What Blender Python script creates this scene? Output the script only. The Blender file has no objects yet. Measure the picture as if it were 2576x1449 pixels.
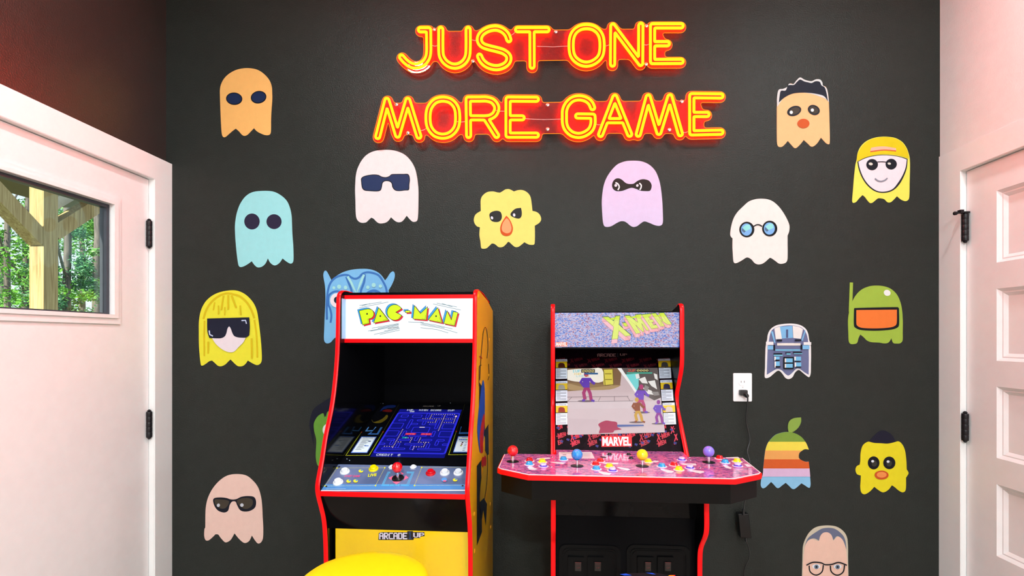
import bpy, bmesh, math, random
import numpy as np
from mathutils import Vector, Matrix
random.seed(7)
C = bpy.context.scene.collection
V3 = Vector
# ---------------------------------------------------------------- camera, world, lights, exposure
F, CAMY, CAMZ = 1300.0, -2.14, 1.41
TH = math.atan(78 / F)
cd = bpy.data.cameras.new('camera'); cam = bpy.data.objects.new('camera', cd); C.objects.link(cam)
cam.location = (0, CAMY, CAMZ); cam.rotation_euler = (math.pi / 2, 0, TH)
cd.sensor_width = 36; cd.lens = F / 2576 * 36; cd.shift_y = (850 - 724.5) / 2576
cd.clip_start = .02; cd.clip_end = 300
bpy.context.scene.camera = cam
vs = bpy.context.scene.view_settings
vs.view_transform = 'Standard'; vs.look = 'None'; vs.gamma = 1; vs.exposure = 0.0; vs.use_curve_mapping = False
wd = bpy.data.worlds.new('sky'); bpy.context.scene.world = wd; wd.use_nodes = True
wn = wd.node_tree; bg = wn.nodes['Background']
sk = wn.nodes.new('ShaderNodeTexCoord'); sep = wn.nodes.new('ShaderNodeSeparateXYZ'); rmp = wn.nodes.new('ShaderNodeValToRGB')
wn.links.new(sk.outputs['Generated'], sep.inputs[0]); wn.links.new(sep.outputs['Z'], rmp.inputs[0])
rmp.color_ramp.elements[0].color = (.86, .95, 1, 1); rmp.color_ramp.elements[1].color = (.35, .62, 1, 1)
wn.links.new(rmp.outputs[0], bg.inputs[0]); bg.inputs[1].default_value = 1.35
def lamp(kind, name, loc, power, col=(1, 1, 1), size=.15, rot=(0, 0, 0), **k):
    l = bpy.data.lights.new(name, kind); l.energy = power; l.color = col
    if kind == 'AREA': l.shape = 'DISK'; l.size = size
    for a, b in k.items(): setattr(l, a, b)
    o = bpy.data.objects.new(name, l); o.location = loc; o.rotation_euler = rot; C.objects.link(o); return o
lamp('SUN', 'sun', (-6, -6, 8), 11.0, (1, .93, .78), rot=(math.radians(52), 0, math.radians(-14)), angle=.01)
CANS = [(1.22, -.94, 14), (-.42, -2.75, 29), (.75, -2.9, 31), (-.73, -.94, 16), (0.2, -4.2, 118)]  # last entry: unseen rear fill, added to even out light lower down
for i, (x, y, p) in enumerate(CANS):
    lamp('AREA', 'ceiling_lamp_light', (x, y, 3.005), p, (.89, .985, 1), .14)
# ---------------------------------------------------------------- pixel ray helpers (photo frame 2576x1449)
FW = V3((-math.sin(TH), math.cos(TH), 0)); RT = V3((math.cos(TH), math.sin(TH), 0)); UP = V3((0, 0, 1)); CAM = V3((0, CAMY, CAMZ))
def ray(px, py): return FW + RT * ((px - 1288) / F) + UP * ((850 - py) / F)
def hit(px, py, o, n):
    d = ray(px, py); return CAM + d * ((o - CAM).dot(n) / d.dot(n))
class Plane:
    """a real flat surface: origin, two unit axes, normal towards the viewer side"""
    def __init__(s, o, u, v): s.o = V3(o); s.u = V3(u).normalized(); s.v = V3(v).normalized(); s.n = s.u.cross(s.v).normalized()
    def uv(s, px, py):
        p = hit(px, py, s.o, s.n) - s.o; return (p.dot(s.u), p.dot(s.v))
    def pt(s, u, v, h=0): return s.o + s.u * u + s.v * v + s.n * h
WALL = Plane((0, 0, 0), (1, 0, 0), (0, 0, 1))          # back wall, normal -y
# ---------------------------------------------------------------- materials
def lin(c):
    if isinstance(c, str):
        c = [int(c[i:i + 2], 16) / 255 for i in (1, 3, 5)]
        return tuple(x / 12.92 if x <= .04045 else ((x + .055) / 1.055) ** 2.4 for x in c)
    return tuple(c)
MC = {}
def mat(name, col, rough=.5, metal=0, coat=0, emit=0, bump=0, bscale=200, vary=.06, vscale=25, spec=.5):
    key = (name, str(col), rough, metal, coat, emit, bump, bscale, vary, vscale, spec)
    if key in MC: return MC[key]
    m = bpy.data.materials.new(name); m.use_nodes = True; nt = m.node_tree; b = nt.nodes['Principled BSDF']; c = lin(col)
    tc = nt.nodes.new('ShaderNodeTexCoord')
    b.inputs['Base Color'].default_value = (*[x * (.10 if emit > .2 else 1) for x in c], 1)
    if vary:
        nz = nt.nodes.new('ShaderNodeTexNoise'); nz.inputs['Scale'].default_value = vscale; nz.inputs['Detail'].default_value = 3
        nt.links.new(tc.outputs['Object'], nz.inputs['Vector'])
        r = nt.nodes.new('ShaderNodeValToRGB'); nt.links.new(nz.outputs['Fac'], r.inputs[0])
        r.color_ramp.elements[0].position = .3; r.color_ramp.elements[1].position = .7
        r.color_ramp.elements[0].color = (*[x * (1 - vary) for x in c], 1); r.color_ramp.elements[1].color = (*[min(1, x * (1 + vary)) for x in c], 1)
        if emit <= .2: nt.links.new(r.outputs[0], b.inputs['Base Color'])
        if emit: nt.links.new(r.outputs[0], b.inputs['Emission Color'])
    if emit:
        b.inputs['Emission Color'].default_value = (*c, 1); b.inputs['Emission Strength'].default_value = emit
    b.inputs['Roughness'].default_value = rough; b.inputs['Metallic'].default_value = metal
    b.inputs['Coat Weight'].default_value = coat; b.inputs['Coat Roughness'].default_value = .03
    b.inputs['Specular IOR Level'].default_value = spec
    if bump:
        n2 = nt.nodes.new('ShaderNodeTexNoise'); n2.inputs['Scale'].default_value = bscale; n2.inputs['Detail'].default_value = 4
        nt.links.new(tc.outputs['Object'], n2.inputs['Vector'])
        bp = nt.nodes.new('ShaderNodeBump'); bp.inputs['Strength'].default_value = 1; bp.inputs['Distance'].default_value = bump
        nt.links.new(n2.outputs['Fac'], bp.inputs['Height']); nt.links.new(bp.outputs[0], b.inputs['Normal'])
    MC[key] = m; return m
def pattern(name, stops, scale, emit=0, rough=.3, coat=0, stretch=(1, 1, 1), detail=6, distortion=.5):
    m = bpy.data.materials.new(name); m.use_nodes = True; nt = m.node_tree; b = nt.nodes['Principled BSDF']
    tc = nt.nodes.new('ShaderNodeTexCoord'); mp = nt.nodes.new('ShaderNodeMapping'); mp.inputs['Scale'].default_value = stretch
    nz = nt.nodes.new('ShaderNodeTexNoise'); nz.inputs['Scale'].default_value = scale; nz.inputs['Detail'].default_value = detail; nz.inputs['Distortion'].default_value = distortion
    nt.links.new(tc.outputs['Object'], mp.inputs[0]); nt.links.new(mp.outputs[0], nz.inputs['Vector'])
    r = nt.nodes.new('ShaderNodeValToRGB'); r.color_ramp.interpolation = 'LINEAR'
    e = r.color_ramp.elements
    e[0].position = stops[0][0]; e[0].color = (*lin(stops[0][1]), 1); e[1].position = stops[-1][0]; e[1].color = (*lin(stops[-1][1]), 1)
    for p, c in stops[1:-1]:
        x = e.new(p); x.color = (*lin(c), 1)
    nt.links.new(nz.outputs['Fac'], r.inputs[0])
    if not emit: nt.links.new(r.outputs[0], b.inputs['Base Color'])
    else: b.inputs['Base Color'].default_value = (.05, .05, .06, 1)
    if emit: nt.links.new(r.outputs[0], b.inputs['Emission Color']); b.inputs['Emission Strength'].default_value = emit
    b.inputs['Roughness'].default_value = rough; b.inputs['Coat Weight'].default_value = coat; b.inputs['Coat Roughness'].default_value = .03
    return m
def clear(name, tint=(1, 1, 1), rough=0.0, ior=1.45, halo_tint=0):
    m = bpy.data.materials.new(name); m.use_nodes = True; nt = m.node_tree; nt.nodes.clear()
    o = nt.nodes.new('ShaderNodeOutputMaterial'); mx = nt.nodes.new('ShaderNodeMixShader'); t = nt.nodes.new('ShaderNodeBsdfTransparent')
    g = nt.nodes.new('ShaderNodeBsdfGlossy'); fr = nt.nodes.new('ShaderNodeFresnel'); fr.inputs[0].default_value = ior
    t.inputs[0].default_value = (*tint, 1); g.inputs['Roughness'].default_value = rough
    nt.links.new(fr.outputs[0], mx.inputs[0]); nt.links.new(t.outputs[0], mx.inputs[1]); nt.links.new(g.outputs[0], mx.inputs[2]); 
    if halo_tint:
        m2 = nt.nodes.new('ShaderNodeMixShader'); df = nt.nodes.new('ShaderNodeBsdfDiffuse'); df.inputs[0].default_value = (1, .008, .006, 1); m2.inputs[0].default_value = halo_tint  # red diffuse mix imitates neon light spreading in the plate
        nt.links.new(mx.outputs[0], m2.inputs[1]); nt.links.new(df.outputs[0], m2.inputs[2]); nt.links.new(m2.outputs[0], o.inputs[0])
    else: nt.links.new(mx.outputs[0], o.inputs[0])
    return m
def glow(name, rgb, strength=1):
    m = bpy.data.materials.new(name); m.use_nodes = True; nt = m.node_tree; nt.nodes.clear()
    o = nt.nodes.new('ShaderNodeOutputMaterial'); e = nt.nodes.new('ShaderNodeEmission'); e.inputs[0].default_value = (*rgb, 1); e.inputs[1].default_value = strength
    nt.links.new(e.outputs[0], o.inputs[0]); return m
DARK = mat('charcoal_wall_paint', (.0215, .0240, .0212), .37, bump=.0018, bscale=200, vary=.05, spec=.15)
DARKL = mat('charcoal_paint_red_lit', (.030, .021, .018), .31, bump=.0010, bscale=200, vary=.05, spec=.9)  # same charcoal paint, its colour reddened to carry the neon glow
WHITEW = mat('white_wall_paint', (.80, .79, .78), .55, bump=.0006, bscale=220, vary=.02)
TRIM = mat('white_trim_paint', (.84, .835, .83), .32, vary=.01)
DOORP = mat('white_door_paint', (.83, .81, .81), .38, vary=.015)
BLACKM = mat('black_iron', (.010, .009, .011), .35, spec=.3)
BLACK = mat('black_laminate', (.0022, .0022, .003), .30, vary=.1, spec=.05)
BLACKG = mat('black_gloss_panel', (.003, .003, .004), .10, spec=.12)
RED = mat('red_edge_plastic', (.95, .001, .004), .30, spec=.22)
CHROME = mat('chrome', (.75, .75, .75), .12, 1)
# ---------------------------------------------------------------- mesh helpers
WM = {}
def obj(name, verts, faces, mats, parent=None, midx=None, smooth=False):
    """verts are world coordinates; a top-level object gets its origin at its base centre"""
    me = bpy.data.meshes.new(name); o = bpy.data.objects.new(name, me); C.objects.link(o)
    vs_ = [V3(v) for v in verts]
    if parent is not None:
        M = WM[parent.name]; o.parent = parent
    else:
        xs = [[v[i] for v in vs_] for i in range(3)]
        M = Matrix.Translation(((min(xs[0]) + max(xs[0])) / 2, (min(xs[1]) + max(xs[1])) / 2, min(xs[2]))); o.matrix_world = M
    WM[o.name] = M; I = M.inverted()
    me.from_pydata([tuple(I @ v) for v in vs_], [], faces)
    for m in (mats if isinstance(mats, (list, tuple)) else [mats]): me.materials.append(m)
    if midx: me.polygons.foreach_set('material_index', midx)
    bm = bmesh.new(); bm.from_mesh(me)
    ng = [f for f in bm.faces if len(f.verts) > 4]
    if ng: bmesh.ops.triangulate(bm, faces=ng, ngon_method='EAR_CLIP')
    if not midx or len(set(midx)) == 1: bmesh.ops.recalc_face_normals(bm, faces=bm.faces)
    bm.to_mesh(me); bm.free()
    if smooth:
        me.polygons.foreach_set('use_smooth', [True] * len(me.polygons))
        try: me.set_sharp_from_angle(angle=math.radians(38))
        except Exception: pass
    me.update(); return o
def tag(o, label=None, cat=None, group=None, kind=None):
    if label: o['label'] = label
    if cat: o['category'] = cat
    if group: o['group'] = group
    if kind: o['kind'] = kind
    return o
def empty(name, M, label, cat, group=None):
    o = bpy.data.objects.new(name, None); o.empty_display_size = .1; C.objects.link(o); o.matrix_world = M; WM[o.name] = M
    return tag(o, label, cat, group)
class MB:
    def __init__(s): s.v = []; s.f = []
    def add(s, v, f):
        k = len(s.v); s.v += [V3(x) for x in v]; s.f += [tuple(i + k for i in q) for q in f]; return s
    def hexa(s, p): return s.add(p, [(0, 1, 2, 3), (4, 7, 6, 5), (0, 4, 5, 1), (1, 5, 6, 2), (2, 6, 7, 3), (3, 7, 4, 0)])
    def box(s, a, b):
        x0, y0, z0 = a; x1, y1, z1 = b
        return s.hexa([(x0, y0, z0), (x1, y0, z0), (x1, y1, z0), (x0, y1, z0), (x0, y0, z1), (x1, y0, z1), (x1, y1, z1), (x0, y1, z1)])
    def prism(s, pts, h0, h1, P):
        n = len(pts); a = [P.pt(u, v, h0) for u, v in pts]; b = [P.pt(u, v, h1) for u, v in pts]
        return s.add(a + b, [tuple(range(n))[::-1], tuple(range(n, 2 * n))] + [(i, (i + 1) % n, n + (i + 1) % n, n + i) for i in range(n)])
    def ring(s, outer, inner, h0, h1, P):
        n = len(outer); vv = [P.pt(*p, h) for h in (h0, h1) for L in (outer, inner) for p in L]; fs = []
        for i in range(n):
            j = (i + 1) % n
            fs += [(i, j, n + j, n + i), (2 * n + i, 3 * n + i, 3 * n + j, 2 * n + j), (i, 2 * n + i, 2 * n + j, j), (n + i, n + j, 3 * n + j, 3 * n + i)]
        return s.add(vv, fs)
    def tube(s, pts, r, closed=False, seg=8, rr=None):
        pts = [V3(p) for p in pts]; n = len(pts); t0 = None; nn = None; vv = []
        for i in range(n):
            if closed: t = pts[(i + 1) % n] - pts[i - 1]
            else: t = pts[min(i + 1, n - 1)] - pts[max(i - 1, 0)]
            t.normalize()
            if nn is None:
                a = V3((0, 0, 1)) if abs(t.z) < .9 else V3((0, 1, 0)); nn = t.cross(a).normalized()
            else: nn = (nn - t * nn.dot(t)).normalized()
            bb = t.cross(nn); R = rr[i] if rr else r
            vv += [pts[i] + (nn * math.cos(2 * math.pi * k / seg) + bb * math.sin(2 * math.pi * k / seg)) * R for k in range(seg)]
        fs = [(i * seg + k, i * seg + (k + 1) % seg, ((i + 1) % n) * seg + (k + 1) % seg, ((i + 1) % n) * seg + k) for i in range(n if closed else n - 1) for k in range(seg)]
        if not closed: fs += [tuple(range(seg))[::-1], tuple(range((n - 1) * seg, n * seg))]
        return s.add(vv, fs)
    def lathe(s, prof, o, ax=(0, 0, 1), seg=24):
        ax = V3(ax).normalized(); a = V3((1, 0, 0)) if abs(ax.x) < .9 else V3((0, 1, 0)); u = (a - ax * a.dot(ax)).normalized(); w = ax.cross(u); o = V3(o); vv = []
        for r, h in prof: vv += [o + ax * h + (u * math.cos(2 * math.pi * k / seg) + w * math.sin(2 * math.pi * k / seg)) * max(r, 1e-5) for k in range(seg)]
        fs = [(i * seg + k, i * seg + (k + 1) % seg, (i + 1) * seg + (k + 1) % seg, (i + 1) * seg + k) for i in range(len(prof) - 1) for k in range(seg)]
        fs += [tuple(range(seg))[::-1], tuple(range((len(prof) - 1) * seg, len(prof) * seg))]
        return s.add(vv, fs)
    def build(s, name, m, parent=None, smooth=False): return obj(name, s.v, s.f, m, parent, smooth=smooth)
def parse(s, ox=0, oy=0, sc=1):
    out = []
    for t in s.split():
        c = t.endswith('*'); x, y = t.rstrip('*').split(','); out.append((ox + float(x) / sc, oy + float(y) / sc, c))
    return out
def curve(P, n=5, closed=True):
    """Catmull-Rom through points, starred points stay sharp"""
    out = []; N = len(P)
    for i in range(N if closed else N - 1):
        p1, p2 = P[i], P[(i + 1) % N]
        p0 = P[i - 1] if (closed or i > 0) else p1; p3 = P[(i + 2) % N] if (closed or i + 2 < N) else p2
        m1 = (0, 0) if p1[2] else ((p2[0] - p0[0]) / 2, (p2[1] - p0[1]) / 2); m2 = (0, 0) if p2[2] else ((p3[0] - p1[0]) / 2, (p3[1] - p1[1]) / 2)
        L = math.hypot(p2[0] - p1[0], p2[1] - p1[1])
        def cl(m):
            l = math.hypot(*m); return m if l <= L * 1.2 or l == 0 else (m[0] * L * 1.2 / l, m[1] * L * 1.2 / l)
        m1, m2 = cl(m1), cl(m2)
        if p1[2]: m1 = ((p2[0] - p1[0]) * .7, (p2[1] - p1[1]) * .7)
        if p2[2]: m2 = ((p2[0] - p1[0]) * .7, (p2[1] - p1[1]) * .7)
        for k in range(n):
            t = k / n; a = 2 * t ** 3 - 3 * t ** 2 + 1; b = t ** 3 - 2 * t ** 2 + t; c = -2 * t ** 3 + 3 * t ** 2; d = t ** 3 - t ** 2
            out.append((a * p1[0] + b * m1[0] + c * p2[0] + d * m2[0], a * p1[1] + b * m1[1] + c * p2[1] + d * m2[1]))
    if not closed: out.append((P[-1][0], P[-1][1]))
    return out
def ell(cx, cy, rx, ry, n=24, a0=0): return [(cx + rx * math.cos(t) * math.cos(a0) - ry * math.sin(t) * math.sin(a0), cy + rx * math.cos(t) * math.sin(a0) + ry * math.sin(t) * math.cos(a0)) for t in [2 * math.pi * k / n for k in range(n)]]
def ribbon(pts, w):
    """closed outline of a stroke of width w along pts (2-D)"""
    L, R = [], []
    for i, p in enumerate(pts):
        a = pts[max(i - 1, 0)]; b = pts[min(i + 1, len(pts) - 1)]; dx, dy = b[0] - a[0], b[1] - a[1]; l = math.hypot(dx, dy) or 1
        ww = (w[i] if isinstance(w, list) else w) / 2
        L.append((p[0] - dy / l * ww, p[1] + dx / l * ww)); R.append((p[0] + dy / l * ww, p[1] - dx / l * ww))
    return L + R[::-1]
def rot2(p, a, c=(0, 0)): return (c[0] + (p[0] - c[0]) * math.cos(a) - (p[1] - c[1]) * math.sin(a), c[1] + (p[0] - c[0]) * math.sin(a) + (p[1] - c[1]) * math.cos(a))
FONT = {}
for _c, _r in {'A': '0E11111F111111', 'C': '0F10101010100F', 'D': '1E11111111111E', 'E': '1F10101E10101F', 'G': '0F10101711110F', 'H': '1111111F111111', 'I': '0E04040404040E', 'M': '111B1515111111', 'N': '11191513111111', 'O': '0E11111111110E', 'P': '1E11111E101010', 'R': '1E11111E141211', 'S': '0F10100E01011E', 'T': '1F040404040404', 'U': '1111111111110E', 'V': '11111111110A04', '0': '0E11131519110E', '1': '040C040404040E', '2': '0E11010204081F', 'L': '1010101010101F', 'Y': '11110A04040404', 'X': '11110A040A1111', '-': '0000001F000000'}.items():
    FONT[_c] = [int(_r[i:i + 2], 16) for i in range(0, 14, 2)]
TXT = {}
def text_mesh(s, bold=0):
    if (s, bold) in TXT: return TXT[(s, bold)]
    cu = bpy.data.curves.new('t', 'FONT'); cu.body = s; cu.size = 1; cu.offset = bold; cu.resolution_u = 3
    o = bpy.data.objects.new('t', cu); C.objects.link(o); dg = bpy.context.evaluated_depsgraph_get(); dg.update()
    me = bpy.data.meshes.new_from_object(o.evaluated_get(dg)); v = [(p.co.x, p.co.y) for p in me.vertices]; f = [tuple(p.vertices) for p in me.polygons]
    bpy.data.objects.remove(o); bpy.data.curves.remove(cu); bpy.data.meshes.remove(me)
    xs = [p[0] for p in v]; ys = [p[1] for p in v]; x0, x1, y0, y1 = min(xs), max(xs), min(ys), max(ys)
    v = [((p[0] - x0) / (x1 - x0), (p[1] - y0) / (y1 - y0)) for p in v]
    TXT[(s, bold)] = (v, f); return v, f
class Art:
    """flat printed layers lying on a surface; one mesh, one material per ink. Coordinates go through s.map -> (u,v) of the plane"""
    def __init__(s, P, fmap=None, h0=.0004, step=.00012, emit=0, rough=.35, coat=0, ink='ink'):
        s.P = P; s.map = fmap or P.uv; s.h0 = h0; s.step = step; s.n = 0; s.v = []; s.f = []; s.mi = []; s.ms = []; s.emit = emit; s.rough = rough; s.coat = coat; s.ink = ink
    def m(s, col):
        if not isinstance(col, str): m = col
        else: m = mat(s.ink, col, s.rough, coat=s.coat, emit=s.emit, vary=.02)
        if m not in s.ms: s.ms.append(m)
        return s.ms.index(m)
    def poly(s, pts, col, up=True):
        h = s.h0 + s.n * s.step
        if up: s.n += 1
        k = len(s.v); s.v += [s.P.pt(*s.map(*p[:2]), h) for p in pts]; s.f.append(tuple(range(k, k + len(pts)))); s.mi.append(s.m(col)); return s
    def many(s, polys, col):
        for p in polys: s.poly(p, col, False)
        s.n += 1; return s
    def line(s, pts, w, col, closed=False, up=True):
        q = list(pts) + ([pts[0]] if closed else [])
        for a, b in zip(q, q[1:]):
            dx, dy = b[0] - a[0], b[1] - a[1]; l = math.hypot(dx, dy) or 1; ex, ey = dx / l * w * .4, dy / l * w * .4; nx, ny = -dy / l * w / 2, dx / l * w / 2
            s.poly([(a[0] - ex + nx, a[1] - ey + ny), (b[0] + ex + nx, b[1] + ey + ny), (b[0] + ex - nx, b[1] + ey - ny), (a[0] - ex - nx, a[1] - ey - ny)], col, False)
        if up: s.n += 1
        return s
    def rect(s, x0, y0, x1, y1, col, up=True): return s.poly([(x0, y0), (x1, y0), (x1, y1), (x0, y1)], col, up)
    def pix(s, t, q, col, fat=0):
        """pixel lettering inside quad q = TL,TR,BR,BL"""
        n = len(t) * 6 - 1; g = lambda a, b: tuple(q[0][i] * (1 - a) * (1 - b) + q[1][i] * a * (1 - b) + q[2][i] * a * b + q[3][i] * (1 - a) * b for i in (0, 1))
        for k, ch in enumerate(t):
            if ch not in FONT: continue
            for r, bits in enumerate(FONT[ch]):
                c = 0
                while c < 5:
                    if bits >> (4 - c) & 1:
                        e = c
                        while e < 5 and bits >> (4 - e) & 1: e += 1
                        x0, x1, y0, y1 = (k * 6 + c) / n, (k * 6 + e + fat) / n, r / 7, (r + 1 + fat * .3) / 7
                        s.poly([g(x0, y0), g(x1, y0), g(x1, y1), g(x0, y1)], col, False); c = e
                    else: c += 1
        s.n += 1; return s
    def text(s, t, q, col, bold=0):
        v, f = text_mesh(t, bold); g = lambda a, b: tuple(q[0][i] * (1 - a) * b + q[1][i] * a * b + q[2][i] * a * (1 - b) + q[3][i] * (1 - a) * (1 - b) for i in (0, 1))
        h = s.h0 + s.n * s.step; s.n += 1; k = len(s.v); s.v += [s.P.pt(*s.map(*g(*p)), h) for p in v]; i = s.m(col)
        for q_ in f: s.f.append(tuple(x + k for x in q_)); s.mi.append(i)
        return s
    def build(s, name, parent): return obj(name, s.v, s.f, s.ms, parent, midx=s.mi) if s.f else None
def quad(x0, y0, x1, y1, sk=0): return [(x0 + sk, y0), (x1 + sk, y0), (x1, y1), (x0, y1)]
# ---------------------------------------------------------------- room shell
XL, XR, YR, ZC = -1.626, 1.566, -5.0, 3.02
def struct(name, mb, m, parent=None, smooth=False):
    o = mb.build(name, m, parent, smooth)
    if parent is None: o['kind'] = 'structure'
    return o
struct('wall_back', MB().box((XL - .12, 0, -.02), (XR + .12, .12, ZC)), DARK)
LD0, LD1, LDT = -.098, -1.03, 2.045      # left door opening
RD0, RD1 = -.104, -.93
_zL = hit(390, 449.7, V3((-1.599, 0, 0)), V3((1, 0, 0))).z
_zR = hit(2431, 432, V3((1.583, 0, 0)), V3((1, 0, 0))).z
w = MB(); w.box((XL - .12, LD0, -.02), (XL, 0, ZC)); w.box((XL - .12, YR, -.02), (XL, LD1, ZC)); w.box((XL - .12, LD1, _zL), (XL, LD0, ZC))
struct('wall_left', w, DARKL)
w = MB(); w.box((XR, RD0, -.02), (XR + .12, 0, ZC)); w.box((XR, YR, -.02), (XR + .12, RD1, ZC)); w.box((XR, RD1, _zR + .004), (XR + .12, RD0, ZC))
struct('wall_right', w, WHITEW)
struct('wall_front', MB().box((XL - .12, YR - .12, -.02), (XR + .12, YR, ZC)), WHITEW)
struct('ceiling', MB().box((XL - .12, YR - .12, ZC), (XR + .12, .12, ZC + .1)), WHITEW)
struct('floor', MB().box((XL - .12, YR - .12, -.1), (XR + .12, .12, -.02 + .02)), mat('grey_plank_floor', (.46, .38, .30), .4, vary=.15, vscale=6))
# corner bead: painted edge line between the dark walls
# casings
zc0 = hit(433, 413, V3((-1.599, 0, 0)), V3((1, 0, 0))).z
def casing(name, X0, X1, y0, y1, zin, ztop, cw, head=None):
    w = MB(); a, b = min(X0, X1), max(X0, X1)
    w.box((a, y0, 0), (b, y0 + cw if y0 < y1 else y0, zin)) if False else None
    w.box((a, y0, 0), (b, 0.0, zin)); w.box((a, y1 - cw, 0), (b, y1, zin)); w.box((a, y1 - cw - .01, zin), (b, 0, ztop))
    return struct(name, w, TRIM)
casing('trim_1', XL, -1.599, LD0, LD1, _zL, zc0, .098)
zc1 = hit(2366, 392.7, V3((1.562, 0, 0)), V3((1, 0, 0))).z
casing('trim_2', 1.562, XR, RD0, RD1, _zR + .004, zc1, .098)
# jambs
w = MB(); w.box((XL - .12, LD0 - .001, 0), (-1.603, LD0, _zL)); w.box((XL - .12, LD1, 0), (-1.603, LD1 + .001, _zL)); struct('trim_3', w, TRIM)
w = MB(); w.box((1.5635, RD0 - .001, 0), (XR + .12, RD0, _zR + .004)); w.box((1.5635, RD1, 0), (XR + .12, RD1 + .001, _zR + .004)); struct('trim_4', w, TRIM)
struct('trim_5', MB().box((XL - .12, LD1, _zL - .002), (-1.6, LD0, _zL - .0001)), TRIM); struct('trim_6', MB().box((1.563, RD1, _zR + .002), (XR + .12, RD0, _zR + .0039)), TRIM)
# ---- left exterior door with a craftsman lite
LX = -1.625
def Lh(px, py, X=LX): return hit(px, py, V3((X, 0, 0)), V3((1, 0, 0)))
a = Lh(299, 501.2); b = Lh(302, 815.7); g0 = Lh(285, 513.3); g1 = Lh(288, 797)
wy0, wy1 = a.y, -1.128 - a.y                       # outer moulding, near the hinge / far side
wzt, wzb = a.z, b.z
def rectring(mb, yo0, yo1, zo0, zo1, yi0, yi1, zi0, zi1, x0, x1):
    """rectangular ring in a side wall plane"""
    for A in (((yo0, yo1), (zi1, zo1)), ((yo0, yo1), (zo0, zi0)), ((yo0, yi0), (zi0, zi1)), ((yi1, yo1), (zi0, zi1))):
        (ya, yb), (za, zb) = A; mb.box((min(x0, x1), min(ya, yb), za), (max(x0, x1), max(ya, yb), zb))
    return mb
gy0, gy1, gz0, gz1 = g0.y - .004, -1.128 - g0.y + .004, g1.z + .008, g0.z - .004
d1 = MB(); rectring(d1, LD0 - .004, LD1 + .004, .01, _zL - .0045, gy0, gy1, gz0, gz1, LX - .044, LX)
door = struct('door_1', d1, DOORP)
m1 = MB()
rectring(m1, wy0, wy1, wzb, wzt, wy0 - .016, wy1 + .016, wzb + .022, wzt - .016, LX, LX + .007)
rectring(m1, wy0 - .016, wy1 + .016, wzb + .022, wzt - .016, gy0 - .004, gy1 + .004, gz0, gz1, LX - .004, LX + .013)
m1.build('window_moulding', DOORP, door)
m2 = MB(); rectring(m2, gy0, gy1, gz0, gz1, gy0 - .012, gy1 + .012, gz0 + .006, gz1 - .012, LX - .040, LX - .012); m2.build('window_spacer', mat('dark_grey_gasket', (.05, .055, .07), .4), door)
m2 = MB().box((LX - .028, gy1, gz0), (LX - .024, gy0, gz1)); m2.build('glass_pane', clear('door_glass', (.93, .97, .96), 0, 1.25), door)
def hinge(parent, X, y, z, h, sgn, m=BLACKM):
    q = MB()
    for k in range(5): q.lathe([(.0102, 0), (.0110, .002), (.0110, h / 5 - .002), (.0102, h / 5)], (X, y, z - h / 2 + k * h / 5), seg=14)
    q.lathe([(.005, 0), (.008, .004), (.003, .009)], (X, y, z + h / 2), seg=12); q.lathe([(.003, -.008), (.007, -.003), (.006, 0)], (X, y, z - h / 2), seg=12)
    q.box((min(X, X - sgn * .003), y - .001, z - h / 2 + .002), (max(X, X - sgn * .003) + .001, y + .018, z + h / 2 - .002))
    return q.build('hinge', m, parent, True)
for py in (589, 1067, 1541):
    p = hit(383, py, V3((0, LD0 - .003, 0)), V3((0, 1, 0))); hinge(door, LX + .010, LD0 - .012, p.z, .105, 1)
# ---- right interior five panel door
RX = 1.583
def Rh(px, py, X=RX): return hit(px, py, V3((X, 0, 0)), V3((1, 0, 0)))
pan = [(479.7, 660.8), (726.4, 907.6), (972.3, 1152), (1217.6, 1398.5)]
zz = [(Rh(2507, b_).z, Rh(2507, a_).z) for a_, b_ in pan]
pt_ = zz[0][0] - zz[1][0]; zz.append((zz[3][0] - pt_, zz[3][1] - pt_))
py0 = Rh(2507, 800).y; py1 = RD1 - (py0 - RD0)
d2 = MB(); ys = (RD1 + .004, RD0 - .004); X0, X1 = RX, RX + .036
d2.box((X0, py0, .01), (X1, ys[1], _zR)); d2.box((X0, ys[0], .01), (X1, py1, _zR))
lv = [_zR] + [z for p in zz for z in (p[1], p[0])] + [.01]
for i in range(0, len(lv), 2): d2.box((X0, py1, lv[i + 1]), (X1, py0, lv[i]))
def quadring(mb, y0, y1, z0, z1, i0, x0, x1):
    """sloped moulding: outer rectangle at depth x0, inner inset by i0 at depth x1"""
    O = [(x0, y0, z0), (x0, y1, z0), (x0, y1, z1), (x0, y0, z1)]; I = [(x1, y0 - i0, z0 + i0), (x1, y1 + i0, z0 + i0), (x1, y1 + i0, z1 - i0), (x1, y0 - i0, z1 - i0)]
    for k in range(4):
        j = (k + 1) % 4; mb.add([O[k], O[j], I[j], I[k]], [(0, 1, 2, 3)])
door2 = struct('door_2', d2, DOORP)
for z0, z1 in zz:
    q = MB(); quadring(q, py0, py1, z0, z1, .011, RX, RX + .010); quadring(q, py0 - .011, py1 + .011, z0 + .011, z1 - .011, .004, RX + .010, RX + .0101); quadring(q, py0 - .015, py1 + .015, z0 + .015, z1 - .015, .011, RX + .0101, RX + .018)
    q.box((RX + .018, py1 + .02, z0 + .02), (RX + .024, py0 - .02, z1 - .02)); q.build('door_panel', DOORP, door2)
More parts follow.
